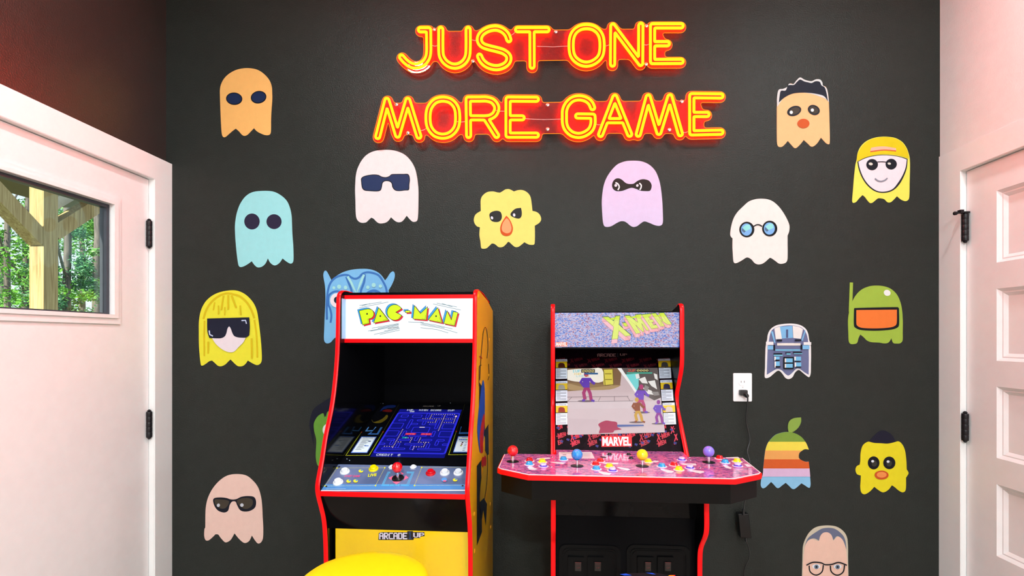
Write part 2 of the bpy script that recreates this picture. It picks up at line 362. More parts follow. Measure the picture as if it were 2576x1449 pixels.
for py in (574, 1073, 1570):
    p = hit(2423, py, V3((0, RD0 - .003, 0)), V3((0, 1, 0))); hg = hinge(door2, RX - .013, RD0 - .013, p.z, .10, -1)
    if py == 574:
        q = MB(); z = p.z + .056; q.box((RX - .022, RD0 - .022, z - .003), (RX - .002, RD0 - .004, z + .003))
        q.tube([(RX - .012, RD0 - .012, z), (RX - .030, RD0 - .018, z - .001), (RX - .052, RD0 - .022, z - .004)], .0035); q.lathe([(.004, 0), (.007, .002), (.007, .009), (.003, .012)], (RX - .050, RD0 - .022, z - .004), (-1, -.15, -.1), 12)
        q.box((RX - .040, RD0 - .028, z - .004), (RX - .028, RD0 - .012, z + .008)); q.build('hinge_pin_stop', BLACKM, door2, True)
# ---- ceiling can lights (rings round the lamps)
for i, (x, y, p) in enumerate(CANS):
    o = MB().lathe([(.075, 0), (.095, 0), (.095, .008), (.075, .008), (.075, 0)], (x, y, 3.010), seg=32).build('ceiling_light', TRIM, None, True)
    tag(o, ['round white recessed ceiling light nearest the right door', 'round white recessed ceiling light behind the camera on the left', 'round white recessed ceiling light behind the camera on the right', 'round white recessed ceiling light beside the left door', 'round white recessed ceiling light farthest from the neon signs'][i], 'ceiling light', 'recessed ceiling lights')
# ---------------------------------------------------------------- outside the door window
struct('shade_roof', MB().box((-6.2, 2.36, 3.1), (XL - .14, 4.2, 3.2)), mat('shade_roof_boards', (.20, .13, .07), .8))  # unseen roof slab added to keep sky light off the post
grass = mat('forest_floor', (.10, .13, .05), .9, vary=.4, vscale=2)
g = MB().box((-40, -6, -.5), (XL - .2, 50, -.3)); o = struct('ground_outside', g, grass)
def wood(name, c1, c2):
    m = bpy.data.materials.new(name); m.use_nodes = True; nt = m.node_tree; b = nt.nodes['Principled BSDF']; tc = nt.nodes.new('ShaderNodeTexCoord')
    mp = nt.nodes.new('ShaderNodeMapping'); mp.inputs['Scale'].default_value = (30, 30, 1.5); nz = nt.nodes.new('ShaderNodeTexNoise'); nz.inputs['Scale'].default_value = 1.3; nz.inputs['Detail'].default_value = 5; nz.inputs['Distortion'].default_value = 1.2
    r = nt.nodes.new('ShaderNodeValToRGB'); r.color_ramp.elements[0].position = .3; r.color_ramp.elements[1].position = .72; r.color_ramp.elements[0].color = (*lin(c1), 1); r.color_ramp.elements[1].color = (*lin(c2), 1)
    nt.links.new(tc.outputs['Object'], mp.inputs[0]); nt.links.new(mp.outputs[0], nz.inputs['Vector']); nt.links.new(nz.outputs['Fac'], r.inputs[0]); nt.links.new(r.outputs[0], b.inputs['Base Color']); b.inputs['Roughness'].default_value = .75
    return m
PINE = wood('porch_pine', (.30, .19, .07), (.62, .47, .22)); BARK = wood('tree_bark', (.05, .04, .035), (.22, .18, .15))
P0 = hit(110, 700, V3((0, 2.49, 0)), V3((0, 1, 0))); S = .145
post = empty('porch_post', Matrix.Translation((P0.x - S / 2, P0.y + S / 2, -.3)), 'square timber porch post with two diagonal braces seen through the door window', 'post')
MB().box((P0.x - S, P0.y, -.3), (P0.x, P0.y + S, 4.2)).build('post_shaft', PINE, post)
def beam(a, b, w, d, name, parent):
    """straight timber from a to b in the x-plane of the post; w along x, d across"""
    a, b = V3(a), V3(b); t = (b - a).normalized(); n = V3((1, 0, 0)).cross(t).normalized(); x = V3((1, 0, 0))
    q = [a + x * sx * w / 2 + n * sn * d / 2 for sx, sn in ((-1, -1), (1, -1), (1, 1), (-1, 1))] + [b + x * sx * w / 2 + n * sn * d / 2 for sx, sn in ((-1, -1), (1, -1), (1, 1), (-1, 1))]
    return MB().hexa(q).build(name, PINE, parent)
px0 = P0.x - S / 2; bn = V3((1, 0, 0))
e0 = hit(112, 590, V3((P0.x, 0, 0)), bn); e1 = hit(0, 470, V3((P0.x, 0, 0)), bn); dr = (e1 - e0)
beam((px0, P0.y + .03, e0.z - .05), (px0, P0.y + .03 + dr.y * 1.9, e0.z - .05 + dr.z * 1.9), S * .92, S * .95, 'brace', post)
f0 = hit(147, 588, V3((P0.x, 0, 0)), bn); f1 = hit(250, 522, V3((P0.x, 0, 0)), bn); dr2 = (f1 - f0)
beam((px0, P0.y + S - .02, f0.z), (px0, P0.y + S - .02 + dr2.y * 1.6, f0.z + dr2.z * 1.6), S * .92, S * .95, 'brace', post)
b2 = beam((px0 - .12, P0.y + S - .02, f0.z + .2), (px0 - .12, P0.y + S - .02 + dr2.y * 1.6, f0.z + .2 + dr2.z * 1.6), S * .5, S * .7, 'brace', post)
b2.data.materials.clear(); b2.data.materials.append(mat('brace_lit_edge', (.85, .80, .68), .6)); b2['label'] = 'pale board painted as the sunlit edge of the brace'  # extra board whose pale colour stands in for the sunlit brace face
def leafmat(name, c):
    m = mat(name, c, .5, vary=.45, vscale=6)
    return m
def leaves(q, c, R, n, sz, seed, yaw=1.0):
    rnd = random.Random(seed)
    blobs = [(V3((rnd.gauss(0, 1), rnd.gauss(0, 1), rnd.gauss(0, 1))).normalized() * rnd.uniform(.3, .9)) for _ in range(26)]
    for _ in range(n):
        b = rnd.choice(blobs); p = V3((b.x * R[0] + rnd.gauss(0, .11) * R[0], b.y * R[1] + rnd.gauss(0, .11) * R[1], b.z * R[2] + rnd.gauss(0, .05) * R[2])) + V3(c)
        u = V3((rnd.gauss(0, 1), rnd.gauss(0, 1), rnd.gauss(0, .5))).normalized(); v = u.cross(V3((rnd.gauss(0, 1), rnd.gauss(0, 1), rnd.gauss(0, 1)))).normalized(); s = sz * rnd.uniform(.6, 1.3)
        q.add([p - u * s, p + v * s * .4, p + u * s, p - v * s * .4], [(0, 1, 2, 3)])
TREES = [(18, 7.2, .045, .0, (.13, .36, .03), 'bushy green tree left of the porch post, its crown filling the window corner', (1.1, 1.1, .9), .8),
         (163, 10, .08, .2, (.07, .22, .09), 'dark trunked tree just right of the porch post', (.7, .7, 1.5), 1.0),
         (58, 13.2, .09, .3, (.12, .32, .04), 'slim tree close behind the left face of the porch post', (1.2, 1.2, 1.6), 2.4),
         (241, 16.2, .14, .1, (.12, .32, .06), 'thick rough barked tree at the window right edge', (1.2, 1.2, 1.3), 2.2),
         (207, 19.5, .13, .0, (.14, .36, .05), 'thin trunked tree between the porch post and the big rough trunk', (1.7, 1.7, 1.5), 4.6),
         (140, 24.5, .2, 0, (.14, .38, .05), 'far leafy tree standing behind the porch brace', (3.0, 3.0, 2.4), 6.2),
         (5, 31, .2, 0, (.12, .33, .05), 'far leafy tree at the left edge of the window', (3.6, 3.6, 3.0), 1.6)]
for i, (px, dist, r, lean, c, lab, R, hz) in enumerate(TREES):
    d = ray(px, 850); b = CAM + d * dist; bx, by = b.x, b.y
    t = empty('tree', Matrix.Translation((bx, by, -.3)), lab, 'tree', 'trees outside the door window')
    q = MB(); pts = [V3((bx + lean * .05 * k + .03 * math.sin(k * 1.7 + i), by + .03 * math.cos(k * 2.1 + i), -.3 + k * .7)) for k in range(12)]
    q.tube(pts, r, seg=10, rr=[r * (1 - k * .05) for k in range(12)])
    q.tube([pts[4], pts[4] + V3((.3, -.5, .6)), pts[4] + V3((.5, -1.1, .9))], r * .3, seg=6); q.tube([pts[5], pts[5] + V3((-.3, .5, .5)), pts[5] + V3((-.5, 1.1, 1.0))], r * .3, seg=6)
    q.build('trunk', BARK, t, True)
    q = MB(); leaves(q, (bx, by, 1.4 + hz), R, 3400 if dist < 14 else 2600, .038 * dist / 9, i); f = q.build('foliage', leafmat('green_leaves_%d' % i, c), t)
# ---------------------------------------------------------------- painted ghosts on the back wall
def shape(name, pts, col, h0, h1, parent=None, rough=.55, P=WALL, pre=False):
    uv = pts if pre else [P.uv(x, y) for x, y in pts]
    return MB().prism(uv, h0, h1, P).build(name, mat('mural_paint', tuple(x * .80 for x in lin(col)), rough, bump=.0004, bscale=260, vary=.025, vscale=40, spec=.15), parent)
class Ghost:
    def __init__(s, ox, oy, sc, body, col, label, n=5):
        s.t = (ox, oy, sc); s.root = shape('painted_ghost', curve(parse(body, *s.t), n), col, 0, .0012)
        tag(s.root, label, 'painting', 'ghosts painted on the dark wall'); s.k = 0
    def add(s, name, pts, col, closed=True, w=None, n=5, raw=False, lab=None):
        if isinstance(pts, str): pts = parse(pts, *s.t)
        else: pts = [(s.t[0] + x / s.t[2], s.t[1] + y / s.t[2], False) for x, y in [p[:2] for p in pts]]
        if w is not None:
            c = curve(pts, n, False) if not raw else [p[:2] for p in pts]; q = ribbon(c, w / s.t[2])
        else: q = [p[:2] for p in pts] if raw else curve(pts, n)
        s.k += 1; h = .0012 + .00022 * s.k
        o = shape(name, q, col, h - .0002, h + .00025, s.root)
        if lab: o['label'] = lab
        return o
    def oval(s, name, cx, cy, rx, ry, col, a=0, lab=None): return s.add(name, ell(cx, cy, rx, ry, 28, math.radians(a)), col, raw=True, lab=lab)
A_, B_, C_, D_, E_, F_, G_, H_ = (530, 150, 2.683), (870, 360, 4.860), (1490, 390, 4.954), (1910, 180, 4.2625), (1900, 700, 5.5725), (1900, 1040, 3.544), (480, 710, 4.954), (480, 980, 3.45)
g = Ghost(*A_, '64,200 72,165 92,128 128,94 180,68 245,58 310,67 358,95 394,135 412,180 416,230 416,275 411,340 408,400 407,485 398,507 370,510 335,497 310,482 293,463* 272,485 250,507 230,515 212,508 192,485 170,466* 148,482 124,503 102,522 85,522 76,500 70,420 66,320 64,250', '#f7bc6e', 'plain orange ghost with two dark blue oval eyes, highest left of the neon')
g.oval('eye', 160, 265, 55, 42, '#15161c', 4); g.oval('iris', 160, 265, 49, 36, '#1c2c50', 4); g.oval('eye', 325, 255, 53, 42, '#15161c', -12); g.oval('iris', 325, 255, 47, 36, '#1c2c50', -12)
g = Ghost(*A_, '165,1120 172,1060 185,1010 205,965 240,920 290,893 370,886 430,893 480,920 515,955 535,1000 546,1050 549,1100 552,1180 558,1260 560,1340 556,1366 540,1377 515,1365 486,1342* 465,1372 440,1388 420,1385 400,1367 387,1341* 370,1377 345,1398 318,1402 298,1388 278,1361* 255,1378 225,1395 200,1400 188,1385 178,1320 170,1240 166,1180', '#9fdfe4', 'plain pale turquoise ghost with two round dark eyes')
g.oval('eye', 280, 1093, 52, 54, '#2c2740'); g.oval('eye', 429, 1094, 51, 50, '#2c2740')
g = Ghost(*B_, '118,470 125,390 145,310 190,220 250,150 330,105 430,86 540,85 640,105 730,150 800,225 845,310 868,400 880,480 888,580 888,700 885,850 878,930 860,958 820,962 785,935 745,887* 710,935 680,962 640,968 600,950 553,907* 520,950 480,975 420,983 380,965 340,925 310,912* 275,945 245,970 200,975 160,960 132,920 122,850 118,700 114,580', '#ece0e2', 'large off-white ghost in dark blue wraparound glasses under the neon')
g.add('sunglasses', '190,430 240,400 330,385 400,390 440,410 490,417 530,405 560,382 620,378 700,378 765,382 785,440 778,510 772,573 720,580 650,588 600,577 570,540 560,495 530,470 480,468 452,490 442,540 425,580 380,592 290,588 230,580 200,550 190,490', '#181a20'); g.add('lens', '200,435 245,408 330,394 400,400 440,420 490,427 530,415 562,392 620,387 700,387 757,391 776,440 769,510 762,565 720,571 650,579 606,568 580,535 570,490 535,460 480,458 443,485 433,540 418,571 380,582 290,578 236,570 209,545 200,490', '#24345c')
g = Ghost(*B_, '1650,830* 1648,760 1650,690 1675,640 1730,600 1800,592 1850,603 1885,607* 1915,590 1950,568 1990,563 2025,575 2055,592* 2110,575 2170,578 2225,610 2258,660 2272,740 2282,830* 2330,842 2370,875 2388,930 2365,975 2310,1010* 2312,1100 2310,1200 2300,1240 2250,1243 2215,1230 2183,1212* 2150,1240 2110,1268 2070,1270 2030,1240 2000,1212 1983,1207* 1950,1245 1915,1270 1870,1272 1835,1245 1810,1230 1783,1228* 1750,1260 1720,1285 1680,1292 1655,1280 1645,1200 1633,1120 1640,1030* 1600,1015 1570,970 1567,920 1590,870', '#ece277', 'yellow ghost with a wavy topped head and side bumps below the neon')
g.add('eye', '1755,880 1780,845 1840,828 1890,842 1908,890 1900,935 1870,962 1820,965 1775,945', '#2b2c2c'); g.oval('eye_highlight', 1787, 915, 14, 19, '#e4e4f2', -20)
g.add('eye', '2015,865 2040,830 2080,802 2142,793* 2152,850 2145,900 2115,923 2060,912 2020,890', '#2b2c2c'); g.oval('eye_highlight', 2058, 880, 15, 20, '#e4e4f2', -10)
g.add('nose', '1963,888* 2000,930 2030,990 2043,1050 2025,1110 1985,1135 1940,1135 1900,1105 1887,1050 1900,990 1930,935', '#d4561c', lab='orange drop nose'); g.add('nose', '1966,918* 1995,945 2018,1000 2026,1050 2010,1090 1980,1103 1950,1100 1918,1080 1906,1040 1918,985 1942,945', '#f3a873', lab='pale inner fill of the nose')
g = Ghost(*C_, '120,540 128,460 145,370 180,280 240,190 310,120 390,85 460,73 560,73 640,88 720,130 785,200 825,290 848,380 862,480 873,600 878,720 880,820 870,865 835,883 780,875 720,850 650,828 600,855 560,885 515,897 475,882 430,845 395,827 350,827 300,850 240,885 190,897 150,885 132,830 122,700 118,600', '#d9c9ec', 'lilac ghost with a black eye mask below the neon')
g.add('eye_mask', '245,380 258,330 290,298 330,292 370,310 410,345 445,360 490,362 520,355 560,325 610,305 660,305 710,325 737,370 735,415 715,447 660,450 600,445 550,425 500,410 460,415 410,435 360,450 300,450 260,425', '#2c2522')
g.add('eye_glint', '288,345 318,362 335,400 318,438', '#e8ecf0', w=17); g.oval('eye_highlight', 292, 380, 17, 18, '#dcdce8', 20); g.add('eye_glint', '585,352 608,378 605,410 590,436', '#e8ecf0', w=17); g.oval('eye_highlight', 560, 382, 15, 17, '#dcdce8', 20)
g = Ghost(*C_, '1718,980 1730,890 1760,790 1810,710 1880,640 1950,580 2030,552 2100,545 2180,552 2250,580 2320,640 2380,720 2430,810 2455,880 2452,950 2432,1005* 2432,1100 2433,1200 2430,1300 2410,1340 2360,1356 2320,1350 2280,1320 2220,1282 2190,1300 2150,1335 2110,1358 2060,1363 2020,1345 1980,1300 1940,1278 1910,1283 1860,1315 1810,1342 1775,1348 1757,1320 1748,1200 1745,1130 1747,1040* 1725,1015', '#f2e6e2', 'off-white ghost wearing round black wire glasses with blue lenses')
for cx, cy in ((1924, 930), (2208, 918)):
    g.oval('glasses_rim', cx, cy, 94, 98, '#14181c'); g.oval('lens', cx - 5, cy, 68, 76, '#7fb2ea'); g.add('lens', [(cx - 55, cy - 25), (cx - 10, cy - 60), (cx + 35, cy - 62), (cx + 48, cy - 8), (cx - 15, cy + 20)], '#93dfdd', raw=True, lab='pale green glint on the lens'); g.add('lens', [(cx - 60, cy - 20), (cx - 15, cy + 22), (cx - 35, cy + 40), (cx - 62, cy + 15)], '#57708f', raw=True, lab='grey shade on the lens')
g.add('bridge', '2008,892 2035,875 2060,870 2085,875 2112,893', '#14181c', w=14)
g = Ghost(*D_, '187,640 187,400* 192,300 205,225 225,195 270,190 300,165 330,130 365,135 395,110 435,85 470,95 510,105 560,110 600,90 640,92 668,120 680,150 710,165 728,200 742,290 748,410 752,560 755,700 752,775 735,780 710,765 660,710* 620,770 580,803 550,803 520,775 476,735* 440,780 400,818 375,820 345,790 305,745* 270,785 240,808 205,805 190,770', '#f4bd86', 'orange ghost with a dark wavy cap of hair, above right of the neon')
g.add('hair_outline', '190,380* 188,290 205,200 255,187 300,165 320,132 365,135 395,100 435,65 475,85 510,98 560,105 605,86 650,88 675,120 680,150 715,175 730,215 745,330* 700,290 500,230 300,250', '#d6d8d8')
g.add('hair', '208,335* 215,270 230,210 280,205 310,150 370,145 400,115 435,88 480,108 520,118 560,125 600,106 645,112 665,150 700,175 720,240 733,320* 690,265 600,240 480,228 360,238 270,280', '#1c202e')
g.oval('eye', 372, 425, 78, 52, '#20242c', -20); g.oval('iris', 375, 425, 60, 36, '#453e36', -20); g.oval('eye_highlight', 340, 440, 17, 18, '#e6ebf2'); g.oval('eye', 582, 415, 66, 52, '#20242c', 25); g.oval('iris', 580, 415, 50, 36, '#453e36', 25); g.oval('eye_highlight', 565, 417, 17, 17, '#e6ebf2')
g.oval('mouth', 470, 560, 64, 50, '#cc5a28', 0, 'round orange-brown mouth')
g = Ghost(*D_, '1042,950 1055,870 1090,800 1150,745 1230,712 1310,700 1390,702 1460,715 1530,755 1575,815 1600,880 1612,940 1614,1050 1610,1200 1608,1320 1600,1370 1570,1390 1530,1380 1500,1360 1475,1337* 1440,1375 1405,1403 1370,1400 1340,1370 1300,1360 1270,1362 1240,1385 1210,1408 1185,1410 1160,1385 1130,1345 1105,1325* 1070,1360 1035,1400 1005,1408 995,1385 1003,1280 1015,1130 1030,1000', '#ece75f', 'yellow hooded ghost with a pale face and small round dark glasses beside right door')
g.add('face', '1050,968* 1120,930 1210,905 1320,893 1440,900 1530,918 1588,938* 1580,1030 1550,1120 1500,1210 1440,1270 1370,1298 1290,1300 1220,1275 1150,1215 1095,1130 1062,1040', '#26272e', n=6, lab='dark outline round the pale face')
g.add('face', '1060,968* 1130,934 1210,912 1320,900 1440,907 1520,924 1578,945* 1566,1030 1530,1120 1480,1200 1430,1258 1365,1285 1290,1288 1225,1262 1160,1205 1110,1130 1075,1040', '#eee0e8', n=6)
g.add('cap', '1048,966* 1045,930 1060,870 1100,800 1160,748 1235,716 1310,705 1390,706 1460,722 1525,760 1570,820 1592,880 1600,935* 1520,908 1440,892 1330,886 1220,900 1120,930', '#e0c918'); g.add('cap_stripe', '1195,820* 1260,808 1350,806 1462,824* 1465,860* 1340,850 1185,868*', '#f1b7a0', lab='pale pink patch on the cap'); g.add('cap_stripe', '1188,855* 1330,838 1463,848* 1463,860* 1330,850 1186,868*', '#d66432', lab='red edge of the cap patch')
g.oval('sunglasses', 1206, 1000, 62, 60, '#1a1c26'); g.oval('sunglasses', 1410, 995, 60, 57, '#1a1c26'); g.oval('lens', 1190, 993, 22, 15, '#d9d5c9', 10, 'pale glint on the dark lens'); g.oval('lens', 1388, 990, 18, 12, '#d9d5c9', 10, 'pale glint on the dark lens'); g.add('bridge', '1262,972 1310,970 1355,974', '#1a1c26', w=8)
g.add('mouth', '1235,1150 1265,1172 1300,1180 1340,1168 1368,1145', '#8f8f9c', w=14)
g = Ghost(*E_, '1300,560 1318,450 1345,360 1400,250 1480,165 1580,118 1680,103 1800,112 1900,150 1980,225 2030,330 2055,450 2065,600 2064,750 2062,870 2030,910 1980,915 1930,905 1905,840* 1880,885 1850,908 1800,913 1740,903 1690,900 1620,895 1560,870 1520,830 1470,788* 1445,840 1425,905 1380,922 1330,918 1308,880 1302,750 1298,640', '#9fbb45', 'green ghost with a wide black-framed orange visor near the right door')
g.add('antenna', '1330,470 1338,250 1345,60', '#9fbb45', w=46, lab='thin green spike beside the head'); g.oval('highlight', 1845, 205, 48, 42, '#ecebea', 20)
g.add('visor_frame', '1380,440* 1390,418 1990,405 2010,425* 2012,640 1990,690 1900,720 1690,735 1480,725 1395,690 1378,640', '#15171e', n=6); g.add('visor', '1412,446* 1980,440* 1978,620 1955,665 1880,690 1690,703 1490,695 1425,665 1412,620', '#ee7a35', n=6)
g = Ghost(*E_, '165,860 172,800 195,740 240,690 310,655 400,640 500,635 590,645 660,672 710,715 740,780 755,870 775,920 780,1050 778,1200 775,1330 755,1385 720,1370 670,1330 620,1290 585,1295 550,1330 520,1385 470,1413 420,1395 380,1340 340,1300 305,1300 260,1335 200,1385 150,1400 130,1380 135,1250 138,1100 145,950', '#ebe8ea', 'white outlined slate blue ghost of stacked blocks, small, above the rainbow ghost')
g.add('face', '190,870* 210,770 250,710 330,678 470,660 600,675 670,710 715,780 735,860* 745,1000 748,1150 745,1352* 690,1320 620,1270 570,1270 520,1320 465,1362 420,1340 370,1290 310,1270 260,1290 160,1352* 165,1150 172,1000', '#6a6f96')
g.add('stripe', '265,705* 300,690 345,680* 370,850* 285,855*', '#ece6e4', raw=False, lab='white stripe on the forehead'); g.add('stripe', '342,678* 515,668* 525,835* 370,845*', '#7fb8e4', lab='blue stripe on the forehead'); g.add('stripe', '520,668* 600,680 665,712* 635,850* 530,838*', '#ece6e4', lab='white stripe on the forehead'); g.add('stripe', '428,718* 456,718* 456,835* 428,835*', '#4f5880', lab='dark slot on the forehead')
g.add('stripe', '215,745* 245,745* 280,905* 262,905*', '#7fb8e4'); g.add('stripe', '690,725* 700,740* 660,880* 640,870*', '#7fb8e4')
for x0, y0, x1, y1, c in ((145, 890, 250, 935, '#ebe8ea'), (672, 895, 778, 935, '#ebe8ea'), (300, 908, 628, 943, '#ece3dc'), (275, 995, 625, 1018, '#78b7d8'), (168, 945, 245, 1000, '#7fb8e4'), (655, 940, 752, 995, '#7fb8e4'), (248, 932, 272, 1010, '#191c28'), (628, 932, 650, 1000, '#191c28'), (250, 1048, 370, 1070, '#191c28'), (250, 1070, 375, 1088, '#79c1de'), (412, 1038, 486, 1052, '#191c28'), (428, 1052, 486, 1070, '#79c1de'), (520, 1030, 645, 1050, '#191c28'), (530, 1050, 648, 1062, '#79c1de'),
                          (385, 1100, 528, 1272, '#12161e'), (402, 1122, 514, 1178, '#79bce6'), (402, 1198, 514, 1252, '#79bce6'), (402, 1122, 420, 1178, '#ece6e4'), (402, 1198, 420, 1252, '#ece6e4'), (255, 1098, 328, 1138, '#79bce6'), (262, 1165, 330, 1228, '#79bce6'), (255, 1098, 276, 1150, '#ece6e4'), (258, 1165, 278, 1250, '#ece6e4'), (270, 1138, 328, 1156, '#12161e'), (272, 1230, 340, 1250, '#12161e'), (530, 1098, 625, 1155, '#79bce6'), (535, 1180, 628, 1235, '#79bce6'), (545, 1155, 622, 1167, '#12161e'), (550, 1235, 628, 1250, '#12161e'), (532, 1098, 552, 1150, '#ece6e4'), (536, 1178, 555, 1240, '#ece6e4'), (285, 858, 360, 885, '#191c28'), (540, 855, 625, 882, '#191c28')):
    g.add('block', [(x0, y0), (x1, y0), (x1, y1), (x0, y1)], c, raw=True)
RB = '110,265 140,225 180,190 230,172 280,165 340,172 390,195 425,225 455,270 475,320 478,322* 440,318 410,335 390,355 387,395 415,418 450,430 474,428* 480,480 487,560 492,630 485,660 470,660 440,640 410,622* 385,645 350,672 325,670 300,645 270,618* 240,640 210,663 190,662 165,635 140,610* 115,635 85,662 62,665 48,640 52,590 65,540 70,480 78,400 90,320'
g = Ghost(*F_, RB, '#8ec5ea', 'rainbow striped ghost with a green leaf and a bite in its side')
def clipY(pts, y0, y1):
    def half(P, s, y):
        out = []
        for a, b in zip(P, P[1:] + P[:1]):
            ia, ib = s * (a[1] - y) >= 0, s * (b[1] - y) >= 0
            if ia: out.append(a)
            if ia != ib: t = (y - a[1]) / (b[1] - a[1]); out.append((a[0] + (b[0] - a[0]) * t, y))
        return out
    return half(half(pts, 1, y0), -1, y1)
rb = curve(parse(RB), 5)
for k, (y0, y1, c) in enumerate(((160, 258, '#7d9c3e'), (252, 330, '#f2dc52'), (330, 408, '#efa85e'), (408, 490, '#d7602c'), (490, 562, '#ddb9dc'))):
    q = clipY([p for p in rb], y0, y1)
    if 330 <= y0 < 400 or y0 == 408 or y0 == 252:
        pass
    if y0 == 252: q = clipY(rb, y0, 330)
    g.add('stripe', q, c, raw=True)
g.add('leaf', '295,165* 288,120 300,70 340,42 405,35* 405,75 385,120 355,150 325,168*', '#8aa84a')
g = Ghost(*F_, '935,430* 938,350 955,290 990,258 1030,250 1120,262 1240,255 1280,250 1315,285 1335,340 1345,420 1348,498* 1365,530 1350,560 1342,572* 1342,650 1335,690 1310,703 1275,685 1240,655 1216,640* 1185,680 1140,703 1100,685 1060,653* 1020,695 975,720 945,705 935,660 938,600 940,553* 905,540 892,500 905,470 930,457*', '#ead925', 'bright yellow ghost with a dark blue tuft and big round eyes')
g.add('hair', '1012,250* 1050,205 1100,160 1140,150 1180,165 1220,195 1250,252* 1180,268 1120,265 1060,262', '#1d1c2e')
g.oval('eye', 1053, 440, 52, 58, '#16171f'); g.oval('eye', 1192, 440, 54, 56, '#16171f'); g.oval('iris', 1058, 445, 24, 28, '#3c3a32'); g.oval('iris', 1190, 445, 24, 28, '#3c3a32'); g.oval('eye_highlight', 1043, 425, 13, 11, '#e8eaf6'); g.oval('eye_highlight', 1180, 428, 13, 11, '#e8eaf6')
g.oval('mouth', 1122, 548, 62, 40, '#cd5527', 0, 'dark orange rim of the mouth'); g.oval('mouth', 1122, 545, 44, 26, '#f29450', 0, 'orange mouth')
g = Ghost(*F_, '420,1260 425,1180 450,1110 490,1050 550,1010 640,998 720,1008 780,1045 815,1100 825,1180 826,1300 830,1450 832,1600 838,1700 800,1730 740,1680* 690,1730 620,1740 570,1680* 520,1730 450,1740 415,1700 414,1500 418,1350', '#cfc3ae', 'pink ghost with grey hair and glasses cut off by the bottom edge')
g.add('face', '432,1240 450,1160 500,1120 565,1135 580,1090 610,1060 650,1058 680,1090 695,1132 730,1100 765,1110 795,1170 812,1240 818,1350 826,1500 828,1690 800,1715 740,1665* 690,1715 620,1725 570,1665* 520,1715 450,1725 422,1690 422,1400', '#efc4b2', lab='pink face')
g.add('hair', '440,1180* 470,1110 550,1050 610,1022 700,1025 770,1075 800,1130 810,1210* 780,1130 730,1092 695,1128* 675,1080 640,1058 600,1065 575,1095 565,1132* 520,1112 470,1130', '#6b7088')
for cx in (540, 728): g.add('glasses_rim', [(cx - 62, 1355), (cx - 55, 1405), (cx - 20, 1435), (cx + 20, 1435), (cx + 55, 1405), (cx + 64, 1350)], '#1b1b22', w=11); g.oval('eye', cx + 2, 1362, 36, 20, '#e4e6ee'); g.oval('iris', cx + 2, 1366, 20, 20, '#6f7f94'); g.oval('pupil', cx + 2, 1366, 8, 9, '#15161c')
g.add('bridge', '452,1350 510,1324 580,1328 620,1345 680,1342 740,1325 812,1350', '#1b1b22', w=11)
g = Ghost(*G_, '103,500 118,390 150,300 205,220 290,155 400,115 540,100 640,128 720,185 785,265 825,360 845,480 865,640 880,800 886,960 870,1010 830,1032 780,1015 712,975* 680,1020 640,1046 590,1045 550,1015 520,985 496,962* 465,990 430,1025 380,1047 340,1040 300,1005 268,976* 230,985 190,1015 150,1038 128,1030 112,900 103,760 102,620', '#ece43a', 'yellow haired ghost in one-piece square dark sunglasses')
for c, w_ in (('160,460 190,360 250,260 340,180 440,140 520,145', 26), ('520,150 600,170 690,240 750,330 795,450', 26), ('175,480 170,700 172,920', 20), ('795,470 815,600 828,760 832,940', 22), ('300,250 285,350', 18), ('410,170 385,350', 20), ('470,160 470,340', 24), ('510,165 570,320', 22), ('620,290 628,410', 20), ('222,740 222,890', 20), ('762,700 768,950', 24), ('350,290 352,400', 16), ('430,310 430,410', 14)):
    g.add('hair_strand', c, '#dcbf1c', w=w_)
g.add('face', '275,700* 320,770 390,830 450,862 500,872 550,862 610,800 660,750 690,695* 500,520*', '#eddfe6'); g.add('sunglasses', '212,452* 480,445 735,438* 742,560 735,660* 690,690 600,688 550,670 525,630 505,575 485,552 465,580 450,640 425,680 370,700 240,695* 215,610', '#1d2033', n=6)
g.add('eye_glint', '640,478 690,475 702,518', '#ccd6f2', w=15, raw=True); g.add('eye_glint', '238,602 246,652 285,672', '#ccd6f2', w=15, raw=True)
g = Ghost(*H_, '128,1090 132,1020 150,940 190,860 250,790 320,745 400,733 480,745 540,790 585,850 610,930 620,1010 625,1110 630,1200 627,1290 610,1325 585,1335 560,1310 531,1265* 510,1310 480,1330 455,1325 420,1295 381,1247* 350,1300 320,1322 295,1322 260,1285 240,1258 215,1255* 185,1285 155,1308 130,1305 118,1270 120,1210 127,1195', '#f1ccc0', 'pink ghost in black cat-eye glasses low beside the left door')
g.add('glasses_rim', '195,960 210,940 260,935 310,940 350,952 395,950 440,930 500,923 550,932 568,970 560,1020 520,1050 470,1058 430,1045 405,1005 390,972 360,972 340,1000 325,1050 290,1066 240,1050 208,1010', '#191b26')
g.add('lens', '210,955 250,952 300,956 335,970 322,1005 300,1028 265,1032 228,1010 212,985', '#473f35'); g.add('lens', '405,960 450,942 500,940 535,955 540,990 520,1020 480,1035 440,1020 412,990', '#473f35'); g.oval('eye_highlight', 242, 1003, 13, 15, '#ccd0dc', 15); g.oval('eye_highlight', 446, 1001, 15, 15, '#ccd0dc', 15)
g = Ghost(800, 660, 6.586, '225,300* 260,262 330,210 430,158 560,122 700,108 820,110 920,130 1000,170 1060,225 1112,300* 1150,250 1200,175 1245,150 1272,190 1265,270 1225,370 1170,465* 1185,600 1190,800 1190,1200 1150,1330 1080,1290 1040,1240* 960,1320 850,1330 780,1240* 700,1330 600,1320 560,1240* 480,1300 400,1320 330,1240 295,1240* 260,1270 210,1325 155,1343 115,1320 100,1260 105,1100 112,900 122,700 125,560 118,400 90,220 105,150 135,140 170,190', '#7dbdeb', 'blue ghost with two pointed ears peeking out behind the yellow-sided cabinet')
B1, B2 = '#3f76bd', '#a8e2e2'
